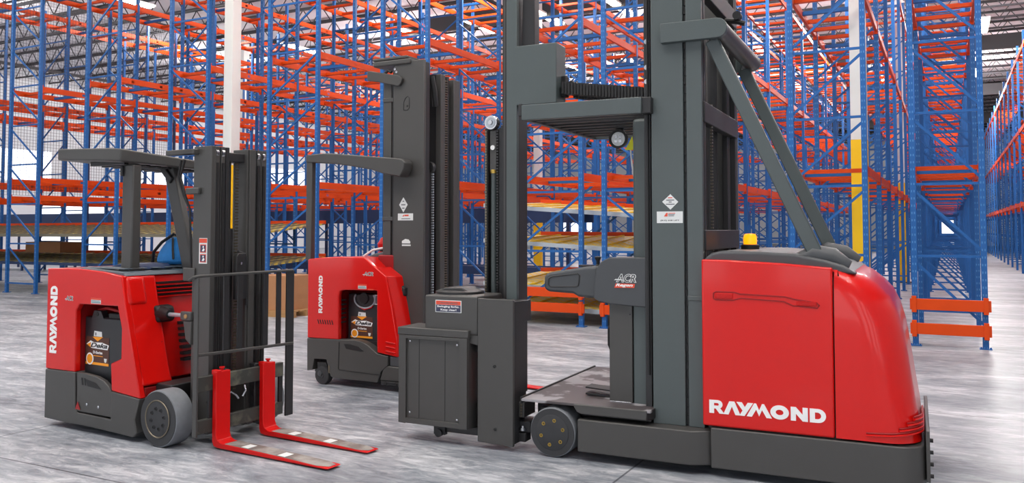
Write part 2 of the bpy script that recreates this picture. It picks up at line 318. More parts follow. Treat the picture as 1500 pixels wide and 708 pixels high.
def turret_truck():
    t = thing('turret_truck', 'largest, nearest red and charcoal turret truck with RAYMOND on its side and an amber beacon', 'forklift', (-1.376, 5.414, 0), 1.8)
    W = 1.5
    # chassis
    pl = [(-.01, .03)]+[(1.08+.16*math.sin(math.radians(q)), .19-.16*math.cos(math.radians(q))) for q in range(0, 91, 15)]+[(1.08+.16*math.cos(math.radians(q)), 1.31+.16*math.sin(math.radians(q))) for q in range(0, 91, 15)]+[(-.01, 1.47)]
    MB().prism(pl, .055, .312, 'z').build('chassis', 'grey', t, bevel=.008)
    MB().box(1.24, 1.262, .12, 1.3, .1, .40).build('bumper_plate', 'grey', t, bevel=.004)
    for z in (.13, .2, .27, .34):
        MB().cyl((1.262, .16, z), 'x', .012, .018, 10).build('bumper_stud', 'black', t)
    for s in (0, 1):
        f = (lambda b: W-b) if s else (lambda b: b)
        pts = [(-.92, f(0)), (-.13, f(0)), (-.01, f(.07)), (-.01, f(.3)), (-.92, f(.3))]
        MB().prism(pts, .062, .284, 'z').build('outrigger_arm', 'grey', t, bevel=.008)
        MB().box(-1.3, -.9, f(.23), f(.3), .12, .3).build('axle_bracket', 'dark', t, bevel=.01)
        b0, b1 = (W-.2, W) if s else (.0, .2)
        wheel(t, 'drive_wheel', -1.11, b0+.006, b1, .172, .172)
    MB().box(-1.35, -.25, .3, 1.2, .12, .3).build('cross_frame', 'dark', t)
    # body core so seams read dark
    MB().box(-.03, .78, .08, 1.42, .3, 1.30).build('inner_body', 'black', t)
    # battery cover
    cov = MB().prism([(-.062, .322), (-.062, 1.398), (.12, 1.395), (.45, 1.38), (.742, 1.357), (.742, .322)], .04, 1.46).build('battery_cover', 'red', t, bevel=.012, seg=3)
    # recess shade drawn as a darker red rim around the grips
    rim = [(.016, 1.146), (.016, 1.18), (.03, 1.19), (.15, 1.19), (.185, 1.18), (.46, 1.172), (.52, 1.158), (.65, 1.14), (.665, 1.125), (.655, 1.108), (.51, 1.118), (.455, 1.142), (.19, 1.154), (.14, 1.138), (.03, 1.138)]
    MB().tube([(p[0], .039, p[1]) for p in rim+[rim[0]]], .0045, 6).build('handle_recess_shade', 'reddark', t, smooth=True)
    for g0, g1, gz0, gz1, s in ((.03, .14, 1.148, 1.182, 0), (.53, .65, 1.12, 1.146, -.0)):
        g = MB().box(g0, g1, .033, .041, gz0, gz1).build('grip_pad', 'redfork', t, bevel=.004)
        mb = MB()
        for k in range(5): mb.box(g0+.006, g1-.006, .031, .034, gz0+.004+k*.0056, gz0+.0065+k*.0056)
        mb.build('grip_ribs', 'red', g)
    outlines('brand_lettering', raymond(), 'white', t, (-.018, .405), .712, .088, .0385)
    # tail cover, rounded in plan and profile
    rings = []
    H = lambda a: 1.357 if a < .75 else 1.357-.45*(a-.75)**1.35
    for zk, am, ins, rad in ((.325, 1.222, 0, .2), (.42, 1.215, 0, .2), (.6, 1.192, 0, .2), (.85, 1.163, 0, .21), (1.05, 1.135, .002, .22), (1.18, 1.10, .006, .23), (1.26, 1.06, .014, .23), (1.31, 1.0, .03, .22), (1.345, .93, .06, .2), (1.357, .86, .10, .16)):
        r = []
        b0, b1 = .04+ins, 1.46-ins
        base = [(.75, b0), (.8, b0), (.88, b0)] if am-rad > .9 else [(.75, b0), (.76, b0), (.77, b0)]
        base += [(am-rad+rad*math.sin(math.radians(q)), b0+rad-rad*math.cos(math.radians(q))) for q in range(0, 91, 10)]
        base += [(am, .6), (am, .9)]
        base += [(am-rad+rad*math.cos(math.radians(q)), b1-rad+rad*math.sin(math.radians(q))) for q in range(0, 91, 10)]
        base += [(.77, b1), (.76, b1), (.75, b1)] if am-rad <= .9 else [(.88, b1), (.8, b1), (.75, b1)]
        for a, b in base: r.append((a, b, .325+(zk-.325)*(H(a)-.325)/(1.357-.325)))
        rings.append(r)
    MB().loft(rings).build('tail_cover', 'red', t, smooth=True)
    for k, zz in enumerate((.365, .392, .42, .448)):
        path = []
        am = 1.224; rad = .2
        q0 = 8+k*14
        for q in range(q0, 91, 6): path.append((am-rad+(rad+.003)*math.sin(math.radians(q)), .04+rad-(rad+.003)*math.cos(math.radians(q)), zz+.02*math.sin(math.radians(q))))
        if k == 0: path.insert(0, (.92, .037, zz-.005))
        path += [(am+.003, .3, zz+.02), (am+.003, .42, zz+.03)]
        MB().tube(path, .0075, 8).build('vent_rib', 'red', t, smooth=True)
        MB().tube([(p[0]-.001, p[1]+.001, p[2]+.0135) for p in path], .0062, 6).build('vent_slot', 'reddark', t, smooth=True)
    # charcoal top cover
    prof = [(-.06, 1.397), (-.055, 1.42), (.0, 1.455), (.05, 1.468), (.3, 1.468), (.55, 1.452), (.72, 1.418), (.86, 1.372), (.93, 1.33), (.93, 1.30), (.6, 1.35)]
    MB().prism([(-.058, 1.36), (-.058, 1.40), (-.01, 1.438), (.05, 1.452), (.3, 1.452), (.52, 1.44), (.7, 1.402), (.80, 1.372), (.885, 1.318), (.7, 1.32)], .1, 1.4).build('top_cover', 'mid', t, bevel=.035, seg=4)
    for b in (.22, 1.2):
        MB().tube([(.5, b, 1.39), (.62, b, 1.43), (.73, b, 1.41), (.83, b, 1.36)], [.04, .07, .07, .04], 14).build('strut_boot', 'mid', t, smooth=True)
    # amber beacon
    bx, by = .13, .75
    MB().lathe((bx, by, 1.45), 'z', [(0, .064), (.03, .064), (.036, .055), (.036, 0)], 24).build('beacon_base', 'black', t, smooth=True)
    MB().lathe((bx, by, 1.486), 'z', [(0, .046), (.03, .048), (.06, .045), (.075, .036), (.078, 0)], 24).build('beacon_lens', 'amber', t, smooth=True)
    # mast: two outer columns each side, inner rails, chain gap
    for s in (0, 1):
        f = (lambda b: W-b) if s else (lambda b: b)
        MB().box(-.415, -.193, f(.12), f(.16), .284, 3.7).build('mast_channel', 'cool', t, bevel=.004)
        MB().box(-.172, -.066, f(.12), f(.155), .284, 3.7).build('mast_channel', 'cool', t, bevel=.004)
        MB().box(-.40, -.07, f(.15), f(.19), .284, 3.7).build('mast_web', 'dark', t)
        mb = MB()
        for k in range(56): mb.box(-.190+(k % 2)*.004, -.176+(k % 2)*.004, f(.135), f(.15), .3+k*.06, .3+k*.06+.05)
        mb.build('lift_chain', 'black', t)
        MB().box(-.172, -.062, f(.113), f(.12), 1.12, 1.15).build('mast_clamp', 'cool', t, bevel=.003)
        MB().box(-.11, -.066, f(.19), f(.235), .284, 3.7).build('mast_flange', 'dark', t, bevel=.004)
        MB().box(-.36, -.10, f(.27), f(.31), .35, 3.75).build('inner_rail', 'grey', t, bevel=.004)
        MB().box(-.14, -.10, f(.31), f(.37), .35, 3.75).build('inner_rail_flange', 'dark', t, bevel=.004)
        MB().cyl((-.2, f(.45), .3), 'z', .04, 2.9, 20).build('lift_cylinder', 'dark', t, smooth=True)
        # notched runner on the operator side
        MB().box(-.475, -.43, f(.15), f(.21), .37, 3.7).build('cab_rail', 'dark', t, bevel=.003)
        mb = MB()
        for z in (2.62, 2.72, 2.9): mb.cyl((-.455, f(.149), z), 'y', .018, .02, 10)
        mb.build('guide_roller', 'steel', t)
        MB().tube([(-.447, f(.14), .6), (-.447, f(.14), 3.6)], .007, 6).build('cab_hose', 'black', t)
    mb = MB()
    for k in range(90): mb.box(-.075, -.06, .40, .43, .5+k*.022, .5+k*.022+.012)
    mb.build('ribbed_hose', 'chain', t)
    for z in (.35, 1.45, 2.32, 3.2): MB().box(-.12, -.055, .16, 1.34, z, z+.14).build('mast_crossmember', 'dark', t, bevel=.006)
    # top bracket and tube, struts
    for s in (0, 1):
        f = (lambda b: W-b) if s else (lambda b: b)
        pts = [(-.335, 2.862)]+arc(.05, 2.93, .066, -90, 90, 10)+[(-.335, 2.996)]
        MB().prism(pts, f(.07), f(.118)).build('bracket_plate', 'cool', t, bevel=.004)
        top = Vector((-.005, f(.17), 2.87)); bot = Vector((.665, f(.2), 1.37))
        MB().beam(top, bot, .06, .092, up=(1, 0, .45)).build('mast_strut', 'cool', t, bevel=.008)
        MB().cyl((.0, f(.17)-.02, 2.86), 'y', .022, .04, 12).build('strut_pin', 'steel', t, smooth=True)
        MB().beam((.005, f(.17), 2.93), (-.002, f(.17), 2.86), .03, .03).build('strut_clevis', 'steel', t)
    MB().cyl((.05, .1, 2.93), 'y', .064, 1.3, 28).build('bracket_tube', 'grey', t, smooth=True)
    MB().cyl((.09, .55, 3.12), 'y', .03, .06, 14).build('hose_reel', 'dark', t, smooth=True)
    MB().tube([(.0, .6, 3.1), (.08, .58, 3.08), (.14, .58, 3.06)], .018, 8).build('mast_hose', 'black', t, smooth=True)
    # overhead guard
    for b in (.04, 1.5): MB().box(-1.365, -.462, b, b+.045, 2.388, 2.5).build('guard_side_rail', 'cool', t, bevel=.005)
    MB().box(-1.365, -1.32, .085, 1.5, 2.388, 2.43).build('guard_front_rail', 'dark', t, bevel=.004)
    MB().box(-.47, -.40, .06, 1.53, 2.388, 2.5).build('guard_rear_rail', 'dark', t, bevel=.005)
    for k in range(8): MB().box(-1.34, -.45, .2+k*.165, .245+k*.165, 2.395, 2.435).build('guard_slat', 'dark', t, bevel=.004)
    MB().box(-1.39, -1.365, .045, .07, 2.42, 2.51).build('guard_latch', 'dark', t, bevel=.003)
    # spot lamp under the guard
    sp = MB().lathe((-.90, .86, 2.31), 'y', [(.10, .03), (.06, .065), (0, .076), (-.01, .076), (-.01, .062), (.01, .058), (.01, 0)], 28).build('work_lamp', 'black', t, smooth=True)
    MB().lathe((-.90, .862, 2.31), 'y', [(-.004, 0), (-.004, .056), (.004, .056)], 24).build('lamp_lens', 'lens', sp, smooth=True)
    for k in range(4): MB().cyl((-.90+.024*math.cos(k*PI/2+.8), .853, 2.31+.024*math.sin(k*PI/2+.8)), 'y', .013, .006, 12).build('lamp_cell', 'steel', sp)
    MB().box(-.93, -.87, .88, .92, 2.34, 2.40).build('lamp_bracket', 'black', sp, bevel=.004)
    MB().prism([(-.85, 2.22), (-.78, 2.22), (-.79, 2.33)], .88, .886).build('hanging_tag', 'tagyel', t)
    MB().tube([(-.81, .89, 2.25), (-.80, .9, 2.1), (-.77, .9, 1.93)], .007, 6).build('tag_strap', 'sticker', t)
    # operator pod columns
    for b in (.3, 1.1): MB().box(-.61, -.45, b, b+.12, .37, 2.39).build('pod_column', 'cool', t, bevel=.03, seg=4)
    # console
    con = MB().prism([(-.855, 1.105), (-.85, 1.2), (-.835, 1.31), (-.80, 1.365), (-.74, 1.395), (-.445, 1.4), (-.435, 1.39), (-.435, 1.07), (-.46, 1.055), (-.74, 1.07), (-.82, 1.085)], .16, .42).build('console_housing', 'mid', t, bevel=.022, seg=3)
    acr_logo(con, -.683, 1.228, .138, .052, .158)
    MB().prism([(-.70, 1.185), (-.69, 1.216), (-.55, 1.216), (-.555, 1.188)], .1568, .158).build('wordmark_plate', 'sred', con)
    text('wordmark', 'Regen', 'white', con, (-.69, 1.19), .125, .026, .1565, shear=.3, off=.03)
    arm = MB().prism([(-1.256, 1.17), (-1.256, 1.25), (-1.24, 1.268), (-1.2, 1.282), (-.92, 1.328), (-.84, 1.33), (-.84, 1.10), (-.99, 1.108), (-1.03, 1.13), (-1.215, 1.138), (-1.245, 1.148)], .2, .34).build('armrest', 'mid', t, bevel=.02, seg=3)
    ri = [(-1.215, 1.235), (-1.19, 1.25), (-.99, 1.275), (-.975, 1.262), (-.985, 1.19), (-1.0, 1.182), (-1.2, 1.175), (-1.22, 1.19)]
    MB().tube([(p[0], .199, p[1]) for p in ri+[ri[0]]], .005, 6).build('armrest_moulding', 'dark', arm, smooth=True)
    MB().box(-1.0, -.90, .24, .3, 1.32, 1.336).build('control_strip', 'black', arm, bevel=.003)
    MB().lathe((-.865, .28, 1.32), 'z', [(0, .03), (.02, .012), (.045, .012), (.06, .022), (.075, .024), (.082, .0)], 18).build('joystick', 'black', arm, smooth=True)
    MB().box(-.753, -.585, .2, .46, .385, 1.075).build('pedestal_panel', 'grey', t, bevel=.004)
    MB().box(-.58, -.447, .21, .48, .37, 1.075).build('pedestal', 'cool', t, bevel=.006)
    MB().box(-.75, -.59, .19, .2, .375, .392).build('pedestal_trim', 'steel', t, bevel=.002)
    bolt_heads('panel_screw', 'black', t, [(-.60, 1.0)], .2, .005)
    MB().loft([[(-.79+dx, b, z) for dx, b in ((0, .3), (.05, .3), (.05, .46), (0, .46))] for z, dx0 in ((1.08, 0),)]+[[(-.79+.03*k+dx, b, 1.08-.13*k) for dx, b in ((0, .3), (.05, .3), (.05, .46), (0, .46))] for k in (1, 2)]).build('knee_pad', 'black', t, bevel=.01)
    MB().tube([(-.765, .40, .93), (-.80, .40, .86), (-.80, .40, .76), (-.76, .40, .66)], .035, 12).build('hip_pad', 'black', t, smooth=True)
    # platform
    MB().box(-1.36, -.405, .02, 1.56, .366, .385).build('platform_plate', 'tread', t, bevel=.004)
    MB().prism([(-.955, .383), (-.43, .383), (-.43, .318), (-.90, .318), (-.93, .33), (-.95, .36)], .012, .075).build('platform_lip', 'grey', t, bevel=.006)
    MB().prism([(-.43, .02), (-.40, .07), (-.40, 1.5), (-.43, 1.55)], .318, .384, 'z').build('platform_lip', 'dark', t, bevel=.004)
    MB().box(-.90, -.42, .08, 1.5, .30, .366).build('platform_underframe', 'dark', t)
    for b in (.0, ): MB().box(-1.366, -1.352, .02, 1.56, .35, .395).build('platform_edge', 'black', t, bevel=.002)
    for z in (.405, .45): MB().prism([(-.98, z), (-.79, z-.012), (-.79, z-.022), (-.98, z-.012)], .32, .45).build('foot_pedal', 'black', t, bevel=.002)
    # aux mast beside the platform
    MB().box(-1.612, -1.524, .30, .34, .34, 3.7).build('auxiliary_mast_face', 'cool', t, bevel=.004)
    MB().box(-1.57, -1.526, .34, .50, .34, 3.7).build('auxiliary_mast', 'dark', t, bevel=.004)  # dark colour paints the shaded side of the lighter-faced column
    MB().box(-1.64, -1.617, .33, .42, .34, 3.7).build('auxiliary_mast_rail', 'dark', t, bevel=.003)
    bolt_heads('mast_bolt', 'steel', t, [(-1.545, .55)], .299, .006)
    MB().box(-1.536, -1.196, .30, .49, 2.542, 3.0).build('electronics_box', 'cool', t, bevel=.006)
    MB().box(-1.2, -1.16, .40, .47, 2.60, 2.76).build('cable_socket', 'black', t, bevel=.006)
    MB().prism([(-1.51, 3.0), (-1.40, 3.0), (-1.40, 3.4), (-1.50, 3.4)], .36, .45).build('cable_duct', 'dark', t, bevel=.004)
    mb = MB(); 
    for k in range(30):
        x = -1.17+k*.0245; z = 2.66-.10*(k/29.)**1.0 + .0*math.sin(k)
        mb.box(x, x+.017, .34, .42, z-.045, z+.045); mb.box(x, x+.017, .58, .66, z-.045, z+.045); mb.box(x+.004, x+.012, .42, .58, z+.025, z+.04); mb.box(x-.003, x+.003, .35, .41, z-.03, z+.03)
    mb.build('cable_chain', 'black', t)
    MB().tube([(-1.18, .45, 2.70), (-1.13, .44, 2.72), (-1.08, .44, 2.69)], .01, 8).build('cable', 'dark', t, smooth=True)
    # lift column with pulley
    MB().box(-1.955, -1.925, .6, .66, .9, 2.42).build('lift_column_side', 'dark', t, bevel=.003)
    MB().box(-1.83, -1.79, .6, .66, .9, 2.42).build('lift_column_side', 'dark', t, bevel=.003)
    MB().box(-1.955, -1.79, .66, .70, .9, 2.42).build('lift_column_back', 'grey', t, bevel=.003)
    MB().cyl((-1.885, .63, .9), 'z', .025, 1.15, 18).build('lift_piston', 'cool', t, smooth=True)
    MB().lathe((-1.885, .63, 2.05), 'z', [(0, .03), (.02, .032), (.03, .028)], 18).build('piston_collar', 'brass', t, smooth=True)
    MB().box(-1.915, -1.855, .61, .655, 2.07, 2.4).build('pulley_block', 'grey', t, bevel=.004)
    MB().cyl((-1.885, .600, 2.26), 'y', .02, .012, 16).build('pulley_pin', 'white', t, smooth=True)
    MB().lathe((-1.888, .57, 2.462), 'y', [(.07, .05), (.06, .058), (.045, .045), (.02, .045), (.01, .06), (0, .056), (0, .02), (-.012, .018), (-.012, 0)], 32).build('pulley_wheel', 'steel', t, smooth=True)
    MB().ring((-1.888, .566, 2.462), 'y', [(.006, .044), (0, .042), (0, .024), (.006, .022)], 28).build('pulley_ring', 'galv', t, smooth=True)
    for x in (-1.94, -1.835):
        mb = MB()
        for k in range(62): mb.box(x-.008, x+.008, .588, .598, .95+k*.0235, .95+k*.0235+.016)
        mb.build('hoist_chain', 'chain' if x < -1.9 else 'dark', t)
    MB().box(-1.77, -1.72, .55, .62, .9, 3.7).build('carriage_rail', 'dark', t, bevel=.003)
    MB().box(-1.71, -1.665, .45, .52, .9, 3.7).build('carriage_rail', 'grey', t, bevel=.003)
    # turret carriage
    pl = MB().prism([(-1.70, .048), (-1.70, 1.088), (-1.412, 1.084), (-1.412, .036)], 0.0, .03).build('turret_plate', 'grey', t, bevel=.004)
    MB().box(-1.44, -1.412, .03, .2, .05, 1.07).build('turret_plate_flange', 'dark', t, bevel=.003)
    bolt_heads('plate_bolt', 'black', t, [(-1.56, .60), (-1.555, .15)], 0, .011)
    MB().box(-1.69, -1.45, .03, .4, .9, 1.06).build('carriage_beam', 'dark', t, bevel=.004)
    MB().box(-1.69, -1.5, .06, .42, .12, .9).build('carriage_column', 'dark', t, bevel=.004)
    ab = MB().box(-2.156, -1.702, .004, .42, .815, 1.098).build('swing_arm_housing', 'grey', t, bevel=.014, seg=3)
    MB().prism([(-1.9, .815), (-1.702, .815), (-1.702, .74), (-1.76, .75)], .01, .05).build('arm_gusset', 'grey', ab, bevel=.004)
    MB().lathe((-2.0, .27, 1.095), 'z', [(0, .19), (.02, .19), (.03, .16), (.035, 0)], 40).build('turret_disc', 'dark', ab, smooth=True)
    MB().prism([(-2.14, 1.115), (-2.07, 1.145), (-1.93, 1.148), (-1.85, 1.115)], .16, .38).build('turret_cap', 'dark', ab, bevel=.01)
    MB().box(-2.062, -1.838, .002, .0045, .972, 1.063).build('warning_sticker', 'sticker', ab, bevel=.003)
    MB().box(-2.056, -1.844, .001, .0022, .977, 1.028).build('sticker_panel', 'snavy', ab)
    MB().box(-2.056, -1.844, .001, .0022, 1.03, 1.058).build('sticker_header', 'sred', ab)
    text('warning_heading', 'WARNING', 'stext', ab, (-2.02, 1.036), .15, .014, .001, off=.02, ext=.0004)
    text('warning_wording', 'Swinging forks.', 'white', ab, (-2.045, 1.005), .19, .019, .001, off=.025, ext=.0006)
    text('warning_wording', 'Keep clear!', 'white', ab, (-2.015, .981), .135, .019, .001, off=.025, ext=.0006)
    # load box
    fb = MB().box(-2.362, -1.768, -.02, .24, .125, .838).build('load_box', 'grey', t, bevel=.008)
    MB().box(-2.375, -1.76, -.035, .26, .79, .85).build('load_box_top', 'grey', fb, bevel=.008)
    mb = MB()
    for x0, x1, z0, z1 in ((-2.362, -2.30, .13, .79), (-1.83, -1.768, .13, .79), (-2.30, -1.83, .13, .17), (-2.30, -1.83, .765, .79)): mb.box(x0, x1, -.038, -.018, z0, z1)
    mb.build('load_box_rim', 'grey', fb, bevel=.003)
    for x in (-2.19, -1.965): MB().box(x, x+.004, -.0215, -.019, .17, .765).build('panel_seam', 'black', fb)
    bolt_heads('panel_bolt', 'steel', fb, [(-2.27, .745), (-1.86, .738), (-2.27, .21), (-1.86, .19)], -.02, .009)
    MB().box(-2.10, -1.5, .1, .18, .06, .12).build('lower_rail', 'dark', t, bevel=.004)
    MB().lathe((-2.07, .06, .055), 'y', [(0, .015), (0, .03), (.04, .03), (.04, .015)], 16).build('guide_roller', 'dark', t, smooth=True)
    MB().box(-2.12, -2.02, .08, .12, .04, .13).build('roller_bracket', 'dark', t, bevel=.004)
    MB().cyl((-1.78, .12, .77), 'x', .02, .09, 16).build('pivot_pin', 'steel', t, smooth=True)
    MB().box(-1.76, -1.69, .08, .14, .68, .86).build('pivot_link', 'dark', t, bevel=.006)
    MB().box(-1.755, -1.712, .10, .16, .30, .68).build('fork_shank', 'redfork', t, bevel=.008)
    MB().box(-1.78, -1.70, .12, .3, .12, .30).build('fork_carriage', 'dark', t, bevel=.005)
    MB().box(-1.93, -1.80, .02, .10, .852, .875).build('fork_hook', 'redfork', t, bevel=.004)
    # bracket and rollers between plate and wheel
    MB().box(-1.455, -1.37, .10, .3, .23, .34).build('wheel_bracket', 'grey', t, bevel=.006)
    MB().box(-1.455, -1.33, .12, .3, .12, .2).build('wheel_bracket', 'dark', t, bevel=.006)
    MB().box(-1.44, -1.36, .1, .2, .055, .12).build('wheel_bracket', 'dark', t, bevel=.006)
    MB().lathe((-1.39, .12, .135), 'z', [(0, .02), (.0, .03), (.02, .03), (.02, .018), (.035, .018), (.035, 0)], 16).build('guide_wheel', 'steel', t, smooth=True)
    for k in range(5): MB().box(-1.40, -1.385, .093, .10, .235+k*.02, .247+k*.02).build('chain_link', 'chain', t)
    # decals on mast
    MB().prism([(-.285, 1.833), (-.342, 1.782), (-.285, 1.728), (-.231, 1.78)], .118, .12).build('diamond_decal', 'sticker', t)
    for k, (w, z) in enumerate(((.03, 1.806), (.055, 1.79), (.02, 1.777), (.06, 1.762))): MB().box(-.286-w/2, -.286+w/2, .117, .118, z, z+.006).build('decal_print', 'sred' if k == 0 else 'stext', t)
    MB().box(-.38, -.201, .118, .12, 1.637, 1.716).build('name_decal', 'sticker', t)
    MB().prism([(-.33, 1.682), (-.305, 1.682), (-.305, 1.708), (-.315, 1.705)], .117, .118).build('decal_mark', 'sred', t)
    for k in range(3): MB().box(-.30, -.26+.004*k, .117, .118, 1.684+k*.009, 1.688+k*.009).build('decal_print', 'sred' if k == 2 else 'stext', t)
    text('decal_wording', '(810) 658 LIFT', 'bat', t, (-.355, 1.648), .13, .012, .118, off=.02, ext=.0004)
    return t
TT = turret_truck()

# ================================================================== STAND-UP COUNTERBALANCE (left)
def counter_truck():
    t = thing('stand_up_forklift', 'red and charcoal stand-up forklift at left, red forks lowered and blue bag on its deck', 'forklift', (-5.12, 4.289, 0), -3.3)
    W = 1.05
    side = [(-1.481, 1.273), (-1.2, 1.278), (-1.008, 1.277), (-.739, 1.262), (-.498, 1.235), (-.44, .993), (-.246, .329), (-.595, .355), (-.611, .562), (-.486, .608), (-.485, .835), (-.541, 1.004), (-1.036, .999), (-1.078, .946), (-1.072, .459), (-1.48, .452)]
    MB().prism(side, 0, .05).build('side_panel', 'red', t, bevel=.008)
    MB().prism([(p[0], p[1]) for p in side], W-.05, W).build('side_panel', 'red', t, bevel=.008)
    mb = MB().box(-1.478, -1.09, .05, W-.05, .455, 1.272); mb.box(-1.09, -.56, .05, W-.05, 1.02, 1.262); mb.box(-1.09, -.55, .34, W-.05, .3, 1.02)
    mb.build('body_shell', 'reddark', t)
    MB().prism([(-1.478, .052), (-1.478, .45), (-1.07, .457), (-1.06, .165), (-1.02, .143), (-.595, .14), (-.595, .352), (-.25, .327), (-.305, .17), (-.275, .07), (-.32, .036), (-.86, .05), (-1.145, .047)], -.004, W+.004).build('chassis', 'grey', t, bevel=.008)
    MB().prism([(-1.05, .457), (-.93, .456), (-.80, .446), (-.70, .42), (-.64, .385), (-.60, .34), (-.59, .152), (-1.04, .152)], .002, .04).build('access_panel', 'grey', t, bevel=.006)
    MB().prism([(-.93, .415), (-.80, .398), (-.725, .352), (-.90, .362)], -.001, .003).build('panel_slot', 'black', t)
    for k in (0, 1): MB().prism([(-.985+.035*k, .42), (-.968+.035*k, .42), (-.958+.035*k, .365), (-.975+.035*k, .365)], -.001, .003).build('panel_slot', 'black', t)
    bolt_heads('panel_bolt', 'steel', t, [(-.905, .219), (-.755, .214)], .002, .012)
    MB().prism([(-1.05, .17), (-1.02, .23), (-.985, .17)], -.006, -.003).build('panel_corner', 'reddark', t)
    # battery
    bt = MB().box(-1.085, -.5, .085, .32, .3, .893).build('battery', 'bat', t, bevel=.012)
    MB().prism([(-1.0, .88), (-.97, .945), (-.88, .945), (-.84, .88)], .085, .14).build('lifting_lug', 'bat', bt, bevel=.004)
    MB().cyl((-.925, .082, .918), 'y', .018, .004, 16).build('lug_hole', 'black', bt)
    MB().box(-.80, -.62, .10, .25, .88, .93).build('connector', 'black', bt, bevel=.006)
    MB().tube([(-.98, .13, .94), (-.85, .12, .965), (-.7, .12, .95), (-.62, .15, .9)], .012, 8).build('battery_cable', 'reddark', bt, smooth=True)
    battery_label(bt, -1.06, -.76, .515, .735, .084)
    # front cowl
    def front(b0, b1, da, name='front_cowl', m='red', bev=.03):
        p = [(-.54, 1.235), (-.5+da, 1.232), (-.44+da, .993), (-.30+da, .50), (-.262+da, .415), (-.33, .40), (-.44, .38), (-.475, .6), (-.476, .84), (-.53, 1.01)]
        return MB().prism(p, b0, b1).build(name, m, t, bevel=bev, seg=4)
    front(.03, .30, .0)
    front(.75, 1.02, .0)
    cc = MB().prism([(-.8, 1.235), (-.52, 1.23), (-.46, .98), (-.40, .60), (-.38, .42), (-.8, .42)], .29, .76).build('front_panel', 'red', t, bevel=.01)
    MB().prism([(-.60, 1.236), (-.49, 1.236), (-.43, 1.008), (-.56, 1.01)], .02, .2).build('cowl_shoulder', 'red', t, bevel=.035, seg=4)
    # pocket in the cowl
    pk = [(-.33, .09, .70), (-.375, .09, .66)]
    MB().tube([(-.365, .05, .66), (-.375, .16, .70), (-.365, .27, .715)], .006, 6).build('cowl_ridge', 'reddark', t, smooth=True)
    MB().tube([(-.365, .05, .66), (-.31, .06, .47), (-.29, .14, .44), (-.288, .28, .455)], .008, 6).build('cowl_ridge', 'reddark', t, smooth=True)
    for k in range(4):
        MB().box(-.54, -.489+.005*k, .30, .75, 1.158-.03*k, 1.176-.03*k).build('louvre_slot', 'black', t)
        MB().beam((-.478+.005*k, .30, 1.151-.03*k), (-.478+.005*k, .75, 1.151-.03*k), .03, .008).build('louvre_blade', 'red', t)
    for k in range(7): MB().box(-.46, -.408+.011*k, .46, .74, .83-.048*k, .852-.048*k).build('louvre_slot', 'black', t)
    # stickers, wordmark
    outlines('brand_lettering', raymond(), 'white', t, (-1.330, .585), .545, .098, -.002, vertical=True)
    acr_logo(t, -1.215, 1.022, .095, .034, -.001, halo='sticker')
    mini_warning(t, -.878, -.75, 1.012, 1.055, 0)
    # top deck
    MB().prism([(-1.15, 1.27), (-1.05, 1.285), (-.52, 1.262), (-.5, 1.232), (-.6, 1.22), (-1.2, 1.25)], .03, 1.0).build('top_deck', 'deck', t, bevel=.006)
    MB().prism([(-1.05, 1.28), (-.9, 1.315), (-.68, 1.315), (-.6, 1.272)], .25, .55).build('deck_cushion', 'rdark', t, bevel=.012)
    for k in range(6): MB().box(-1.1, -.58, .08+k*.13, .15+k*.13, 1.28, 1.288).build('deck_slat', 'deck', t, bevel=.002)
    # wheels
    wheel(t, 'drive_wheel', -.035, .0, .16, .207, .207, bolts=8, hub=.63, boltm='dark', boltR=.36)
    MB().ring((-.035, -.009, .207), 'y', [(.003, .128), (-.001, .131), (-.001, .137), (.003, .139)], 48).build('hub_ring', 'chain', t, smooth=True)
    wheel(t, 'drive_wheel', -.035, W-.16, W, .207, .207, bolts=0)
    MB().box(-.30, -.1, .16, .9, .1, .42).build('axle_housing', 'dark', t, bevel=.01)
    MB().box(-.42, -.28, .06, .3, .15, .4).build('wheel_arch', 'reddark', t, bevel=.01)
    # overhead guard
    plan = [(-1.42, .06), (-1.38, .0), (-.70, .0), (-.60, .04), (-.585, .2), (-.56, .72), (-.50, 1.0), (-1.38, 1.05), (-1.42, .99)]
    def gz(a, b): return -.035*(a+1.42) - .03*b
    r0 = [(a, b, 2.155+gz(a, b)+(.01 if a < -1.3 else 0)) for a, b in plan]; r1 = [(a, b, 2.258+gz(a, b)-.03*min(1, b/.7)) for a, b in plan]
    MB().loft([r0, r1]).build('overhead_guard', 'grey', t, bevel=.012, seg=3)
    mb = MB()
    for k in range(8): mb.box(-1.15, -.7, .14+k*.1, .18+k*.1, 2.112-.003*k, 2.145)
    mb.build('guard_underside_bars', 'dark', t, bevel=.003)
    MB().box(-.74, -.71, .13, .2, 2.02, 2.10).build('guard_hinge', 'dark', t, bevel=.008)
    MB().box(-.735, -.60, .15, .23, 1.27, 2.11).build('guard_post', 'grey', t, bevel=.012)
    MB().beam((-.76, .62, 2.12), (-.48, .62, 1.24), .06, .135, up=(1, 0, 0)).build('guard_post', 'grey', t, bevel=.012)
    MB().beam((-.83, .6, 2.12), (-.70, .6, 2.0), .06, .06).build('guard_gusset', 'dark', t, bevel=.008)
    MB().box(-.72, -.58, .12, .26, 1.255, 1.29).build('post_base', 'dark', t, bevel=.01)
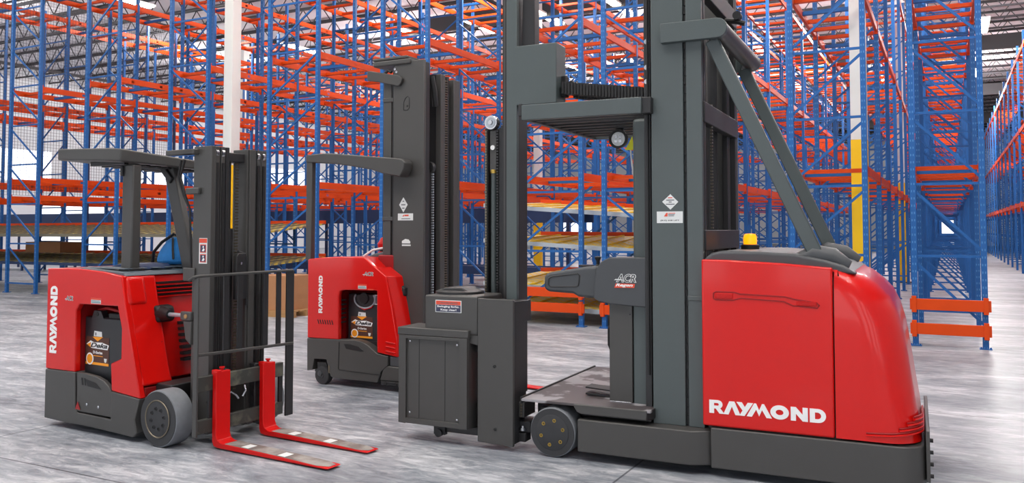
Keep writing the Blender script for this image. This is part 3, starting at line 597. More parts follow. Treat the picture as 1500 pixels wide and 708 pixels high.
    # mast
    for lo, hi in ((0, 1),):
        rails = [(.25, .285, .0, .20, 'grey'), (.285, .325, .165, .20, 'grey'), (.325, .345, .02, .19, 'dark'), (.345, .375, .165, .195, 'grey'), (.385, .40, .03, .18, 'dark'), (.40, .43, .155, .185, 'dark'),
                 (.60, .62, .03, .19, 'grey'), (.62, .68, .165, .2, 'grey'), (.685, .70, .02, .19, 'dark'), (.70, .735, .165, .195, 'grey'), (.745, .80, .0, .19, 'grey')]
        for b0, b1, a0, a1, m in rails: MB().box(a0, a1, b0, b1, .07, 2.225).build('mast_rail', m, t, bevel=.003)
    for b in (.305, .36, .71, .765):
        MB().lathe((.17, b, 2.175), 'y', [(-.012, .02), (-.012, .036), (.012, .036), (.012, .02)], 20).build('mast_roller', 'steel', t, smooth=True)
        MB().box(.195, .203, b-.012, b+.012, .2, 2.1).build('rail_gap_shade', 'black', t)  # black strip laid on the rail to draw the shaded gap
    MB().box(.02, .16, .40, .64, 2.12, 2.19).build('mast_crossmember', 'dark', t, bevel=.006)
    MB().box(-.10, .06, .2, .26, 2.165, 2.205).build('mast_tie', 'grey', t, bevel=.006)
    MB().box(-.27, .04, .2, .25, 2.165, 2.205).build('mast_tie', 'grey', t, bevel=.006)
    MB().box(-.06, .09, .22, .25, 1.86, 1.91).build('hose_clip', 'grey', t, bevel=.008)
    for dx in (0, .04): MB().tube([(-.12+dx, .23, 2.13), (-.16+dx*.6, .235, 2.0), (-.10+dx*.5, .24, 1.85), (-.04, .25, 1.75), (-.02, .26, 1.2)], .009, 8).build('hydraulic_hose', 'black', t, smooth=True)
    MB().cyl((.10, .50, .2), 'z', .035, 1.4, 18).build('lift_cylinder', 'dark', t, smooth=True)
    MB().cyl((.10, .50, 1.6), 'z', .016, .52, 12).build('lift_piston', 'dark', t, smooth=True)
    mb = MB()
    for k in range(76): mb.box(.12, .135, .535, .565, .35+k*.024, .35+k*.024+.014)
    mb.build('lift_chain', 'chain', t)
    MB().tube([(.14, .442, 1.35), (.14, .442, 1.72)], .008, 8).build('yellow_hose', 'yellow', t)
    MB().tube([(.13, .46, .3), (.13, .46, 1.3)], .014, 8).build('ribbed_hose', 'black', t)
    MB().tube([(.14, .435, .6), (.14, .435, 2.1)], .006, 8).build('steel_line', 'dark', t)
    pb = MB().prism([(.49, 1.05), (.49, 1.38), (.51, 1.41), (.585, 1.41), (.60, 1.38), (.60, 1.05)], .17, .21, 'x').build('pulley_guard', 'dark', t, bevel=.006)
    for z in (1.33, 1.16): MB().lathe((.212, .53, z), 'x', [(0, .012), (.006, .012), (.007, 0)], 12).build('guard_bolt', 'steel', pb, smooth=True)
    MB().tube([(.20, .60, 1.0), (.205, .60, 1.3), (.2, .58, 1.40), (.19, .52, 1.42)], .012, 8).build('hydraulic_hose', 'black', t, smooth=True)
    # near mast shield bolts and decal
    bolt_heads('mast_bolt', 'steel', t, [(.06, .385), (.055, .121)], .25, .014)
    MB().box(-.09, .04, .235, .25, 1.20, 1.30).build('mast_bracket', 'grey', t, bevel=.006)
    MB().box(.076, .166, .248, .25, 1.335, 1.528).build('warning_decal', 'sticker', t)
    MB().box(.078, .164, .247, .248, 1.492, 1.524).build('decal_header', 'sred', t)
    for z in (1.345, 1.418):
        MB().box(.088, .156, .247, .248, z, z+.062).build('decal_frame', 'sred', t, bevel=.002)
        MB().box(.094, .150, .246, .247, z+.006, z+.056).build('decal_panel', 'snavy', t)
        MB().lathe((.125, .246, z+.044), 'y', [(0, .008), (-.0008, 0)], 10).build('decal_head', 'white', t)
        MB().prism([(.11, z+.012), (.128, z+.036), (.142, z+.024), (.132, z+.01)], .2455, .246).build('decal_figure', 'white', t)
    # tilt cylinder
    MB().prism([(-.47, 1.0), (-.395, .985), (-.37, .9), (-.40, .86), (-.47, .86)], .24, .40).build('cylinder_recess', 'black', t, bevel=.02)
    MB().tube([(-.5, .30, .93), (-.40, .292, .93), (-.29, .28, .93)], [.05, .058, .035], 16).build('tilt_boot', 'black', t, smooth=True)
    MB().tube([(-.35, .285, .93), (-.06, .25, .935)], .016, 12).build('tilt_rod', 'galv', t, smooth=True)
    MB().box(-.09, .03, .215, .25, .90, .97).build('tilt_clevis', 'grey', t, bevel=.01)
    MB().cyl((-.02, .208, .935), 'y', .016, .01, 14).build('clevis_pin', 'pal', t, smooth=True)
    MB().prism([(-.06, .9), (.03, .9), (.03, .72), (-.03, .76)], .22, .25).build('mast_gusset', 'grey', t, bevel=.006)
    # carriage, backrest
    for z0, z1 in ((.42, .53), (.12, .22)): MB().box(.285, .325, .06, .88, z0, z1).build('carriage_bar', 'patina', t, bevel=.006)
    for b in (.32, .62): MB().box(.22, .285, b, b+.05, .1, .55).build('carriage_upright', 'dark', t, bevel=.006)
    for b in (.16, .84): MB().box(.30, .32, b, b+.04, .2, .45).build('carriage_side', 'dark', t, bevel=.004)
    MB().tube([(.26, .02, 1.225), (.31, .02, 1.25), (.33, .04, 1.256), (.335, .96, 1.262)], .011, 10).build('backrest_top_rail', 'grey', t, smooth=True)
    MB().beam((.335, .05, .69), (.335, .97, .672), .02, .022).build('backrest_mid_rail', 'grey', t, bevel=.004)
    MB().box(.30, .345, .03, .045, .11, 1.245).build('backrest_end_bar', 'grey', t, bevel=.003)
    for b in (.27, .40, .655, .79): MB().box(.322, .334, b, b+.05, .68, 1.255).build('backrest_bar', 'dark', t, bevel=.003)
    MB().box(.322, .338, .895, .975, .10, 1.258).build('backrest_end_bar', 'dark', t, bevel=.003)
    for b0, b1 in (((.375), .48), (.49, .56)): pass
    MB().tube([(.3, .30, .34), (.32, .36, .38), (.33, .40, .35), (.32, .43, .32)], .008, 8).build('hose_fitting', 'steel', t, smooth=True)
    MB().tube([(.3, .5, .42), (.33, .49, .37), (.32, .47, .33)], .008, 8).build('hose_fitting', 'steel', t, smooth=True)
    MB().tube([(.25, .20, .32), (.27, .30, .36), (.3, .36, .34)], .012, 8).build('hydraulic_hose', 'black', t, smooth=True)
    MB().lathe((.25, .66, .33), 'x', [(0, .05), (.03, .05), (.03, .0)], 20).build('side_shift_wheel', 'black', t, smooth=True)
    # forks
    for b0, b1, tip in ((.185, .315, 1.46), (.63, .755, 1.42)):
        fk = MB().prism([(.325, .555), (.365, .555), (.37, .10), (.385, .065), (.42, .048), (.9, .038), (tip-.02, .02), (tip, .015), (tip-.02, .010), (.39, .010), (.345, .018), (.328, .05)], b0, b1).build('fork', 'redfork', t, bevel=.004)
        def fz(x): return .0485-(x-.42)/.48*.010 if x < .9 else .0385-(x-.9)/(tip-.92)*.018
        xs = [.46+(tip-.48)*k/12 for k in range(13)]
        top = MB()
        ring = []
        for x in xs:
            e = .003 if x < tip-.08 else .003+(x-tip+.08)*.5
            ring.append([(x, b0+e, fz(x)+.0005), (x, b1-e, fz(x)+.0005), (x, b1-e, fz(x)+.0016), (x, b0+e, fz(x)+.0016)])
        top.loft(ring).build('fork_wear_face', 'scrape', fk)
        for x in (.62, .98):
            MB().loft([[(x+q, b0+.014, fz(x+q)+.0018), (x+q, b1-.03, fz(x+q)+.0018), (x+q, b1-.03, fz(x+q)+.0028), (x+q, b0+.014, fz(x+q)+.0028)] for q in (0, .07)]).build('fork_sticker', 'sticker', fk)
        MB().box(.30, .365, b0+.01, b0+.05, .53, .565).build('fork_hook', 'redfork', fk, bevel=.006)
        MB().lathe((.325, b0+.085, .55), 'z', [(0, .012), (.02, .012), (.02, .02), (.03, .02), (.03, 0)], 12).build('fork_pin', 'redfork', fk, smooth=True)
    return t
CT = counter_truck()

# blue bag lying on the deck
def bag():
    Rm = Matrix.Rotation(math.radians(-3.3), 3, 'Z'); o = Vector((-5.12, 4.289, 0))+Rm @ Vector((-.83, .72, 1.288))
    t = thing('tool_bag', 'bright blue cloth bag slumped on the deck of the left forklift', 'bag', o, -3.3)
    rings = []
    for k, (w, d, z) in enumerate(((.15, .09, .0), (.17, .11, .03), (.165, .10, .09), (.14, .08, .15), (.10, .055, .20), (.05, .03, .225))):
        rings.append([(math.cos(2*PI*j/18)*w*(1+.05*math.sin(3*j+k))+.012*k, math.sin(2*PI*j/18)*d*(1+.06*math.cos(2*j+k)), z+.008*math.sin(2.3*j)*(k > 0)) for j in range(18)])
    MB().loft(rings).build('pouch', 'bluebag', t, smooth=True, sub=1)
    MB().tube([(-.17, -.06, .02), (-.12, -.09, .10), (-.04, -.08, .18), (.03, -.03, .245), (.06, .0, .22)], .012, 8).build('strap', 'black', t, smooth=True)
    MB().tube([(.06, -.06, .21), (.10, -.09, .12), (.12, -.10, .05)], .008, 8).build('strap', 'black', t, smooth=True)
    t.scale = (1.15, 1.15, 1.08)
bag()

# ================================================================== REACH TRUCK (middle)
def reach_truck():
    t = thing('reach_truck', 'red and charcoal reach truck in the middle distance with a tall dark mast', 'forklift', (-5.486, 6.791, 0), -1.1)
    W = 1.1
    side = [(-.463, 1.275), (-.44, 1.283), (-.287, 1.299), (-.015, 1.314), (.276, 1.312), (.549, 1.128), (.627, .829), (.695, .501), (.696, .342), (.447, .371), (.441, .983), (.02, .975), (-.03, .96), (-.046, .92), (-.041, .468), (-.461, .462)]
    for b0, b1 in ((0, .05), (W-.05, W)): MB().prism(side, b0, b1).build('side_panel', 'red', t, bevel=.01)
    mb = MB().box(-.46, -.09, .05, W-.05, .46, 1.27); mb.box(-.09, .5, .05, W-.05, .99, 1.16); mb.box(-.09, .45, .32, W-.05, .45, .99)
    mb.build('body_shell', 'reddark', t)
    MB().prism([(-.44, 1.283), (-.287, 1.297), (-.015, 1.311), (.276, 1.309), (.40, 1.21), (.38, 1.15), (-.44, 1.15)], .04, W-.04).build('top_panel', 'red', t, bevel=.008)
    # raked front
    pf = [(.40, 1.22), (.549, 1.128), (.62, .83), (.69, .50), (.70, .36), (.50, .36), (.46, .9)]
    MB().loft([[(p[0], .02, p[1]) for p in pf], [(p[0]+.045, .12, p[1]-.004) for p in pf], [(p[0]+.065, .26, p[1]-.01) for p in pf], [(p[0]+.065, .84, p[1]-.01) for p in pf], [(p[0], W-.02, p[1]) for p in pf]]).build('front_cowl', 'red', t, bevel=.008)
    for k in range(3): MB().tube([(.56, -.003, .395+.045*k), (.66, -.003, .385+.045*k), (.725, .07, .385+.045*k)], .008, 6).build('cowl_rib', 'redfork', t, smooth=True)
    MB().prism([(.10, 1.30), (.2, 1.34), (.33, 1.365), (.46, 1.33), (.46, 1.2), (.3, 1.26)], .25, .75).build('operator_cushion', 'mid', t, bevel=.02, seg=3)
    MB().tube([(.05, .28, 1.31), (.15, .3, 1.375), (.3, .3, 1.40), (.44, .32, 1.375)], .012, 8).build('grab_rail', 'sticker', t, smooth=True)
    MB().box(.30, .52, .2, .5, 1.15, 1.33).build('control_box', 'reddark', t, bevel=.01)
    # red safety lever behind
    MB().lathe((.14, .5, 1.31), 'z', [(0, .06), (.04, .06), (.05, .045), (.08, .045), (.09, .06), (.13, .065), (.15, .05), (.19, .03), (.2, 0)], 20).build('lever_boot', 'redfork', t, smooth=True)
    MB().box(.12, .16, .45, .55, 1.28, 1.38).build('lever_clip', 'black', t, bevel=.006)
    # lower body
    low = [(-.461, .458), (-.041, .47), (.162, .478), (.25, .468), (.33, .44), (.45, .362), (.58, .345), (.582, .254), (.499, .187), (.458, .077), (-.108, .076), (-.14, .09), (-.2, .258), (-.36, .251), (-.385, .137), (-.456, .124)]
    MB().prism(low, -.004, .1).build('lower_skirt', 'grey', t, bevel=.006)
    MB().prism(low, W-.1, W+.004).build('lower_skirt', 'grey', t, bevel=.006)
    MB().box(-.44, .45, .1, W-.1, .1, .46).build('chassis', 'dark', t)
    MB().tube([(-.03, -.006, .445), (-.035, -.006, .175), (-.02, -.006, .165), (.50, -.006, .155)], .0035, 6).build('panel_joint', 'black', t)
    MB().prism([(.031, .43), (.12, .432), (.225, .415), (.29, .375), (.25, .368), (.06, .385)], -.007, -.003).build('panel_slot', 'black', t, bevel=.002)
    wheel(t, 'caster_wheel', -.25, -.01, .06, .092, .092, bolts=0, hub=.3, m_t='tyred')
    MB().prism([(-.34, .22), (-.22, .22), (-.18, .10), (-.22, .06), (-.30, .06), (-.335, .1)], .02, .035).build('caster_fork', 'dark', t, bevel=.004)
    MB().lathe((-.27, -.012, .11), 'y', [(0, .03), (-.01, .028), (-.014, .01), (-.014, 0)], 16).build('caster_hub', 'mid', t, smooth=True)
    MB().box(-.17, -.15, -.008, .01, .12, .2).build('caster_spring', 'chain', t, bevel=.004)
    # battery
    bt = MB().box(-.02, .43, .12, .32, .38, .93).build('battery', 'bat', t, bevel=.01)
    pts = [(.07+.13+.13*math.cos(math.radians(q)), .112, .88+.09*math.sin(math.radians(q))) for q in range(150, 400, 12)]
    MB().tube(pts, .009, 8).build('battery_cable', 'galv', bt, smooth=True)
    MB().tube([(.13, .112, .80), (.2, .11, .775), (.29, .112, .80), (.33, .112, .86)], .007, 8).build('battery_cable', 'redfork', bt, smooth=True)
    MB().lathe((.19, .118, .89), 'y', [(0, .06), (-.012, .055), (-.014, 0)], 20).build('connector', 'black', bt, smooth=True)
    MB().box(.325, .39, .112, .12, .83, .93).build('connector_tag', 'sticker', bt)
    MB().box(.34, .37, .110, .112, .84, .92).build('tag_print', 'stext', bt)
    battery_label(bt, .02, .30, .485, .70, .119)
    for k in range(6): MB().box(-.036, -.025, .03, .10, .86-.045*k, .875-.045*k).build('louvre_slot', 'black', t)
    for k in range(7): MB().prism([(-.325+.031*k, .66), (-.315+.031*k, .66), (-.298+.031*k, .615), (-.308+.031*k, .615)], -.003, .001).build('louvre_slot', 'black', t)
    outlines('brand_lettering', raymond(), 'white', t, (-.258, .727), .385, .052, -.002, vertical=True)
    acr_logo(t, .275, 1.128, .118, .035, -.001)
    mini_warning(t, .205, .31, .995, 1.04, 0)
    MB().box(.33, .40, -.001, 0, .985, .997).build('sticker_strip', 'sred', t)
    # outrigger and load wheel
    MB().prism([(.48, .10), (.53, .235), (.56, .25), (1.3, .24), (1.3, .12), (.6, .10)], .0, .16).build('outrigger_arm', 'grey', t, bevel=.012)
    MB().prism([(.48, .10), (.53, .235), (.56, .25), (1.3, .24), (1.3, .12), (.6, .10)], W-.16, W).build('outrigger_arm', 'grey', t, bevel=.012)
    MB().box(.5, .9, -.005, .1, .06, .10).build('wheel_housing', 'dark', t, bevel=.006)
    for x in (.56, .68): MB().lathe((x, -.006, .08), 'y', [(0, .02), (-.004, .018), (-.004, 0)], 12).build('housing_bolt', 'black', t, smooth=True)
    MB().box(.60, .75, .01, .1, .25, .345).build('skirt_block', 'mid', t, bevel=.006)
    for b in (.02, W-.12): 
        for x in (1.1, 1.28): MB().lathe((x, b, .065), 'y', [(0, .04), (0, .065), (.09, .065), (.09, .04)], 24).build('load_wheel', 'tyred', t, smooth=True)
    # mast
    MB().box(.487, .86, .2, .235, .12, 3.30).build('mast_channel', 'grey', t, bevel=.006)
    MB().box(.79, .86, .235, .30, .12, 3.28).build('mast_flange', 'dark', t, bevel=.004)  # dark colour stands for the shaded side of the near column
    MB().box(.47, .487, .205, .23, .5, 3.2).build('mast_edge_strip', 'dark', t, bevel=.003)
    MB().box(.34, .44, .22, .25, 1.3, 3.15).build('guard_column', 'grey', t, bevel=.004)
    for z in (1.68, 2.9): MB().box(.34, .49, .21, .235, z, z+.04).build('guard_tie', 'grey', t, bevel=.004)
    MB().box(.62, .86, .50, .535, .12, 3.20).build('mast_channel', 'dark', t, bevel=.004)
    MB().box(.82, .88, .475, .555, .12, 3.19).build('mast_flange', 'grey', t, bevel=.004)
    MB().box(.66, .86, .62, .66, .12, 3.19).build('inner_rail', 'dark', t, bevel=.004)
    MB().box(.80, .88, .72, .80, .12, 3.17).build('mast_flange', 'grey', t, bevel=.004)
    MB().box(.50, .88, .80, .84, .12, 3.17).build('mast_channel', 'grey', t, bevel=.004)
    mb = MB()
    for k in range(110): mb.box(.84, .865, .575, .625, .35+k*.0255, .35+k*.0255+.014)
    mb.build('lift_chain', 'chain', t)
    mb = MB()
    for k in range(70): mb.box(.84, .86, .365, .385, .35+k*.026, .35+k*.026+.015)
    mb.build('hoist_chain', 'galv', t)
    MB().box(.80, .83, .34, .42, .35, 2.2).build('chain_guide', 'dark', t, bevel=.003)
    MB().lathe((.81, .35, 2.22), 'y', [(0, .02), (0, .06), (.05, .06), (.05, .02)], 24).build('chain_pulley', 'dark', t, smooth=True)
    MB().box(.48, .72, .24, .50, 3.0, 3.12).build('mast_crossmember', 'dark', t, bevel=.006)
    MB().tube([(.84, .36, 3.15), (.86, .38, 3.0), (.85, .42, 2.85)], .03, 10).build('mast_hose', 'black', t, smooth=True)
    MB().box(.23, .70, .18, .52, 3.27, 3.325).build('mast_cap', 'grey', t, bevel=.012)
    MB().box(.22, .65, .19, .5, 3.33, 3.36).build('mast_cap_lid', 'grey', t, bevel=.008)
    MB().prism([(.165, 3.135), (.168, 3.228), (.20, 3.232), (.575, 3.153), (.612, 3.12), (.60, 3.08), (.575, 3.05), (.55, 3.048), (.3, 3.11)], .165, .20).build('top_bracket', 'grey', t, bevel=.006)
    MB().tube([(.37, .19, 3.19), (.42, .19, 3.22), (.46, .19, 3.2)], .016, 8).build('hose_loop', 'black', t, smooth=True)
    for p in ((.52, 3.2), (.5, 3.23)): MB().lathe((p[0], .2, p[1]), 'y', [(0, .016), (-.008, .014), (-.009, 0)], 12).build('cap_bolt', 'steel', t, smooth=True)
    rc = [(.61, 2.80), (.66, 2.80), (.68, 2.82), (.68, 2.92), (.66, 2.94), (.63, 2.92), (.61, 2.88)]
    MB().tube([(p[0]-.0, .199, p[1]) for p in rc+[rc[0]]], .004, 6).build('lifting_eye_rim', 'dark', t, smooth=True)
    MB().lathe((.655, .2, 2.84), 'y', [(0, .012), (-.004, 0)], 12).build('lifting_eye', 'black', t)
    MB().lathe((.604, .2, .969), 'y', [(0, .075), (-.02, .07), (-.04, .06), (-.04, .035), (-.055, .03), (-.055, 0)], 6).build('mast_knob', 'dark', t, bevel=.004)
    MB().lathe((.604, .143, .969), 'y', [(0, .022), (-.004, .02), (-.004, 0)], 16).build('knob_centre', 'black', t)
    # decals
    MB().prism([(.614, 1.915), (.562, 1.84), (.614, 1.763), (.666, 1.84)], .198, .2).build('diamond_decal', 'sticker', t)
    for w, z in ((.02, 1.87), (.05, 1.835), (.03, 1.80)): MB().box(.614-w/2, .614+w/2, .197, .198, z, z+.01).build('decal_print', 'stext', t)
    MB().box(.547, .733, .198, .2, 1.682, 1.752).build('name_decal', 'sticker', t)
    MB().prism([(.60, 1.722), (.625, 1.722), (.625, 1.742)], .197, .198).build('decal_mark', 'sred', t)
    MB().box(.59, .70, .197, .198, 1.695, 1.702).build('decal_print', 'stext', t)
    MB().box(.63, .68, .197, .198, 1.725, 1.74).build('decal_print', 'sred', t)
    MB().prism([(.60, 1.45), (.60, 1.475), (.64, 1.495), (.68, 1.49), (.70, 1.47), (.70, 1.45)], .197, .2).build('mast_decal', 'sticker', t)
    MB().box(.60, .705, .197, .2, 1.425, 1.44).build('mast_decal_strip', 'sticker', t)
    MB().box(.72, .80, .198, .2, .50, .535).build('rating_plate', 'galv', t)
    MB().box(.73, .79, .197, .198, .508, .527).build('plate_print', 'stext', t)
    # overhead guard
    arm = [(-.535, 2.375), (-.439, 2.383), (-.30, 2.388), (-.16, 2.38), (.33, 2.33), (.65, 2.298), (.72, 2.285), (.745, 2.25), (.735, 2.19), (.71, 2.14), (.685, 2.112), (.461, 2.155), (.331, 2.195), (.067, 2.24), (-.159, 2.272), (-.39, 2.292), (-.535, 2.302)]
    MB().prism(arm, .03, .17).build('guard_side_arm', 'grey', t, bevel=.01)
    MB().prism(arm, .95, 1.03).build('guard_side_arm', 'grey', t, bevel=.01)
    for k in range(7): MB().box(-.48+k*.13, -.44+k*.13, .10, .97, 2.31-.01*k, 2.34-.01*k).build('guard_slat', 'dark', t, bevel=.004)
    MB().box(-.535, -.455, .04, .10, 1.27, 2.33).build('guard_post', 'grey', t, bevel=.008)
        # carriage and forks
    MB().box(.92, .97, .2, .9, .38, .48).build('carriage_bar', 'dark', t, bevel=.006)
    MB().box(.92, .97, .2, .9, .10, .18).build('carriage_bar', 'dark', t, bevel=.006)
    for b in (.25, .76): MB().prism([(.97, .5), (1.01, .5), (1.015, .09), (1.04, .05), (1.86, .02), (1.86, .012), (1.02, .012), (.975, .04)], b, b+.12).build('fork', 'redfork', t, bevel=.004)
    return t
RT = reach_truck()

# ================================================================== PALLET RACKING
HP, BAY = 8.15, 2.75
_mesh = {}
def shared(key, fn, m):
    if key not in _mesh:
        mb = MB(); fn(mb); bmesh.ops.recalc_face_normals(mb.bm, faces=mb.bm.faces)
        me = bpy.data.meshes.new(key); mb.bm.to_mesh(me); mb.bm.free(); me.materials.append(M[m]); _mesh[key] = me
    return _mesh[key]
def put(name, me, parent, loc):
    o = bpy.data.objects.new(name, me); COL.objects.link(o); o.parent = parent; o.location = loc; return o
def post_fn(mb):
    t = .004
    w, d = .037, .034
    mb.box(-w, w, -d, -d+t*2, 0, HP); mb.box(-w, -w+t*2, -d, d, 0, HP); mb.box(w-t*2, w, -d, d, 0, HP); mb.box(-w, -w+.022, d-t*2, d, 0, HP); mb.box(w-.022, w, d-t*2, d, 0, HP)
def foot_fn(mb):
    mb.box(-.075, .075, -.07, .07, 0, .012)
    for x in (-.055, .055): mb.cyl((x, -.05, .012), 'z', .01, .02, 8)
BZ = [.24+.985*k for k in range(9)]
def brace_fn(w, dr):
    def fn(mb):
        h = w-.05
        for z in BZ[:8]: mb.beam((-h/2, 0, z), (h/2, 0, z), .028, .036)
        for k in range(7):
            x = -h/2 if dr > 0 else h/2
            mb.beam((x, .0, BZ[k+1]-.05), (-x, .0, BZ[k]+.05), .026, .036)
    return fn
def beam_fn(mb):
    L = BAY-.08
    mb.box(-.022, .022, -L/2, L/2, -.065, .05); mb.box(-.022, .008, -L/2, L/2, .05, .068)
    for s in (-1, 1):
        mb.box(-.03, .03, s*(L/2)-.02, s*(L/2)+.02, -.11, .11)
        for z in (-.08, 0, .08): mb.cyl((.022, s*(L/2-.06), z*.5), 'x', .008, .006, 6); mb.cyl((-.028, s*(L/2-.06), z*.5), 'x', .008, .006, 6)
def bar_fn(w):
    def fn(mb): mb.box(-w/2+.02, w/2-.02, -.04, .04, -.028, .03)
    return fn
LEV = [2.45, 5.05, 7.7]
def rack_row(x0, x1, y0, bays, dr, label, levels=LEV, guard=False, blue_every=3, skip=0):
    t = thing('pallet_rack', label, 'pallet rack', (0, 0, 0), 0, None)
    t.location = ((x0+x1)/2, y0, 0)
    w = x1-x0
    pm, pf_, fm = shared('post', post_fn, 'rpost'), shared('plain_post', post_fn, 'rblue'), shared('foot_plate', foot_fn, 'rblue')
    bm_ = shared('bracing_%d_%.2f' % (dr, w), brace_fn(w, dr), 'rblue')
    be = shared('load_beam', beam_fn, 'rorange'); cb = shared('bar_%.2f' % w, bar_fn(w), 'rorange'); cbb = shared('bar_blue_%.2f' % w, bar_fn(w), 'rblue')
    for k in range(bays+1):
        for s in (-1, 1):
            p = put('post', pm if k < 2 else pf_, t, (s*(w/2-.042), k*BAY, 0))
            if k < 6: put('foot_plate', fm, p, (0, 0, 0))
        put('bracing', bm_, t, (0, k*BAY, 0))
    nb = nc = 0; rest_b, rest_c = [], []
    for k in range(bays):
        y = (k+.5)*BAY
        for z in levels:
            for s in (-1, 1):
                loc = (s*(w/2-.042), y, z)
                if nb < 98: put('load_beam', be, t, loc); nb += 1
                else: rest_b.append(loc)
            for j, f in enumerate((-.37, -.08, .14, .37)):
                loc = (0, y+f*BAY, z-.005)
                if nc < 98: put('cross_bar', cbb if (j == 1) else cb, t, loc); nc += 1
                else: rest_c.append(loc)
    if rest_b:
        mb = MB()
        for (x, y, z) in rest_b: mb.box(x-.022, x+.022, y-BAY/2+.04, y+BAY/2-.04, z-.065, z+.068)
        o = mb.build('load_beam', 'rorange', t); o['kind'] = 'stuff'
    if rest_c:
        mb = MB()
        for (x, y, z) in rest_c: mb.box(-w/2+.02, w/2-.02, y-.04, y+.04, z-.028, z+.03)
        o = mb.build('cross_bar', 'rorange', t); o['kind'] = 'stuff'
    if guard:
        for z in guard:
            mb = MB(); mb.box(-w/2-.02, w/2+.03, -.085, -.04, z-.075, z+.075)
            for s in (-1, 1): mb.box(s*(w/2-.03)-.03, s*(w/2-.03)+.03, -.1, -.03, z-.11, z+.11)
            mb.build('end_guard_rail', 'rorange', t, bevel=.003)
    return t
rack_row(-.46, .46, 12.8, 20, 1, 'pallet rack right of the trucks, its end frame carrying two low orange rails', guard=(.57, .24))
rack_row(-2.06, -.985, 12.8, 18, -1, 'pallet rack just left of the yellow and white column at right')
rack_row(2.3, 3.35, 12.8, 22, 1, 'pallet rack along the far right edge, across the open floor lane')
rack_row(3.85, 4.9, 12.8, 22, -1, 'pallet rack behind the one at the far right edge, mostly hidden', levels=LEV)
rack_row(-4.96, -3.78, 12.68, 13, 1, 'pallet rack seen through the operator opening of the turret truck, right of the paired posts', guard=(.55, .30))
rack_row(-6.5, -5.28, 12.68, 13, -1, 'pallet rack seen through the operator opening of the turret truck, left of the paired posts', guard=(.55, .30))
rack_row(-9.46, -8.37, 12.8, 12, 1, 'pallet rack directly behind the tall mast of the reach truck')
rack_row(-12.3, -10.95, 12.8, 12, -1, 'pallet rack between the left forklift mast and the reach truck, braces rising to the right')
rack_row(-15.2, -13.97, 12.8, 11, 1, 'pallet rack with its end frame just left of the white column')
rack_row(-18.1, -16.9, 12.85, 10, -1, 'pallet rack behind the overhead guard of the left forklift')
rack_row(-21.04, -19.8, 12.85, 10, 1, 'pallet rack with the leftmost full end frame in the photo', levels=[2.35, 2.78, 5.05, 7.7])
rack_row(-24.0, -22.8, 12.85, 10, -1, 'pallet rack entering at the left edge behind the leftmost end frame', levels=[2.35, 2.78, 5.05, 7.7])
rack_row(-27.0, -25.8, 12.85, 10, 1, 'farthest left pallet rack, seen behind the wire mesh', levels=[2.45, 5.05])

# ---------------------------------------------------------------- flow lanes
def flow_bed(x0, x1, y0, y1, zn0, zn1, zf0, zf1, label, legs=False, lm='lanes', rm='wheelyel', sm='galv'):
    """zn0,zn1: near edge height at x0 and x1; zf0,zf1: far edge"""
    t = thing('flow_lane_bed', label, 'roller shelf', ((x0+x1)/2, (y0+y1)/2, 0), 0, None)
    hx, hy = (x1-x0)/2, (y1-y0)/2
    def z(u, v): return (zn0*(1-u)+zn1*u)*(1-v)+(zf0*(1-u)+zf1*u)*v
    MB().loft([[(-hx, -hy, z(0, 0)-.03), (-hx, hy, z(0, 1)-.03), (-hx, hy, z(0, 1)), (-hx, -hy, z(0, 0))], [(hx, -hy, z(1, 0)-.03), (hx, hy, z(1, 1)-.03), (hx, hy, z(1, 1)), (hx, -hy, z(1, 0))]]).build('roller_lanes', lm, t)
    MB().beam((-hx, -hy, z(0, 0)-.02), (hx, -hy, z(1, 0)-.02), .04, .07).build('side_rail', sm, t)
    MB().beam((-hx, hy, z(0, 1)+.03), (hx, hy, z(1, 1)+.03), .05, .08).build('side_rail', 'rorange', t)
    n = max(2, int((x1-x0)/.42))
    for k in range(1, n):
        u = k/n; x = -hx+2*hx*u
        MB().beam((x, -hy, z(u, 0)+.012), (x, hy, z(u, 1)+.012), .03, .022).build('wheel_rail', rm, t)
    if legs:
        for u in (0, .5, 1):
            for v in (0, 1): MB().box(-hx+2*hx*u-.03, -hx+2*hx*u+.03, (2*v-1)*hy-.03, (2*v-1)*hy+.03, 0, z(u, v)-.03).build('leg', 'rblue', t)
    return t
flow_bed(-7.3, -3.75, 12.95, 15.3, 1.41, 1.22, 1.47, 1.45, 'upper yellow-wheeled roller shelf seen through the operator opening of the turret truck')
flow_bed(-7.3, -3.75, 12.95, 15.3, .66, .5, .74, .86, 'middle roller shelf behind the turret truck armrest', legs=False)
flow_bed(-7.3, -3.75, 12.85, 15.3, .29, .24, .36, .38, 'lowest yellow-wheeled roller shelf, just above the floor below the turret truck armrest', legs=False)
flow_bed(-7.3, -3.75, 12.95, 15.3, 2.03, 1.78, 2.12, 1.9, 'top yellow-edged roller shelf below the turret truck guard', legs=False)
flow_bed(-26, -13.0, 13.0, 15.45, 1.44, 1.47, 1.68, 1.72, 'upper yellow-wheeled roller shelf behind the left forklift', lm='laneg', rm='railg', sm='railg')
flow_bed(-26, -13.0, 13.0, 15.45, .74, .78, .90, .94, 'lower yellow-wheeled roller shelf behind the left forklift', lm='laneg', rm='railg', sm='rdark')
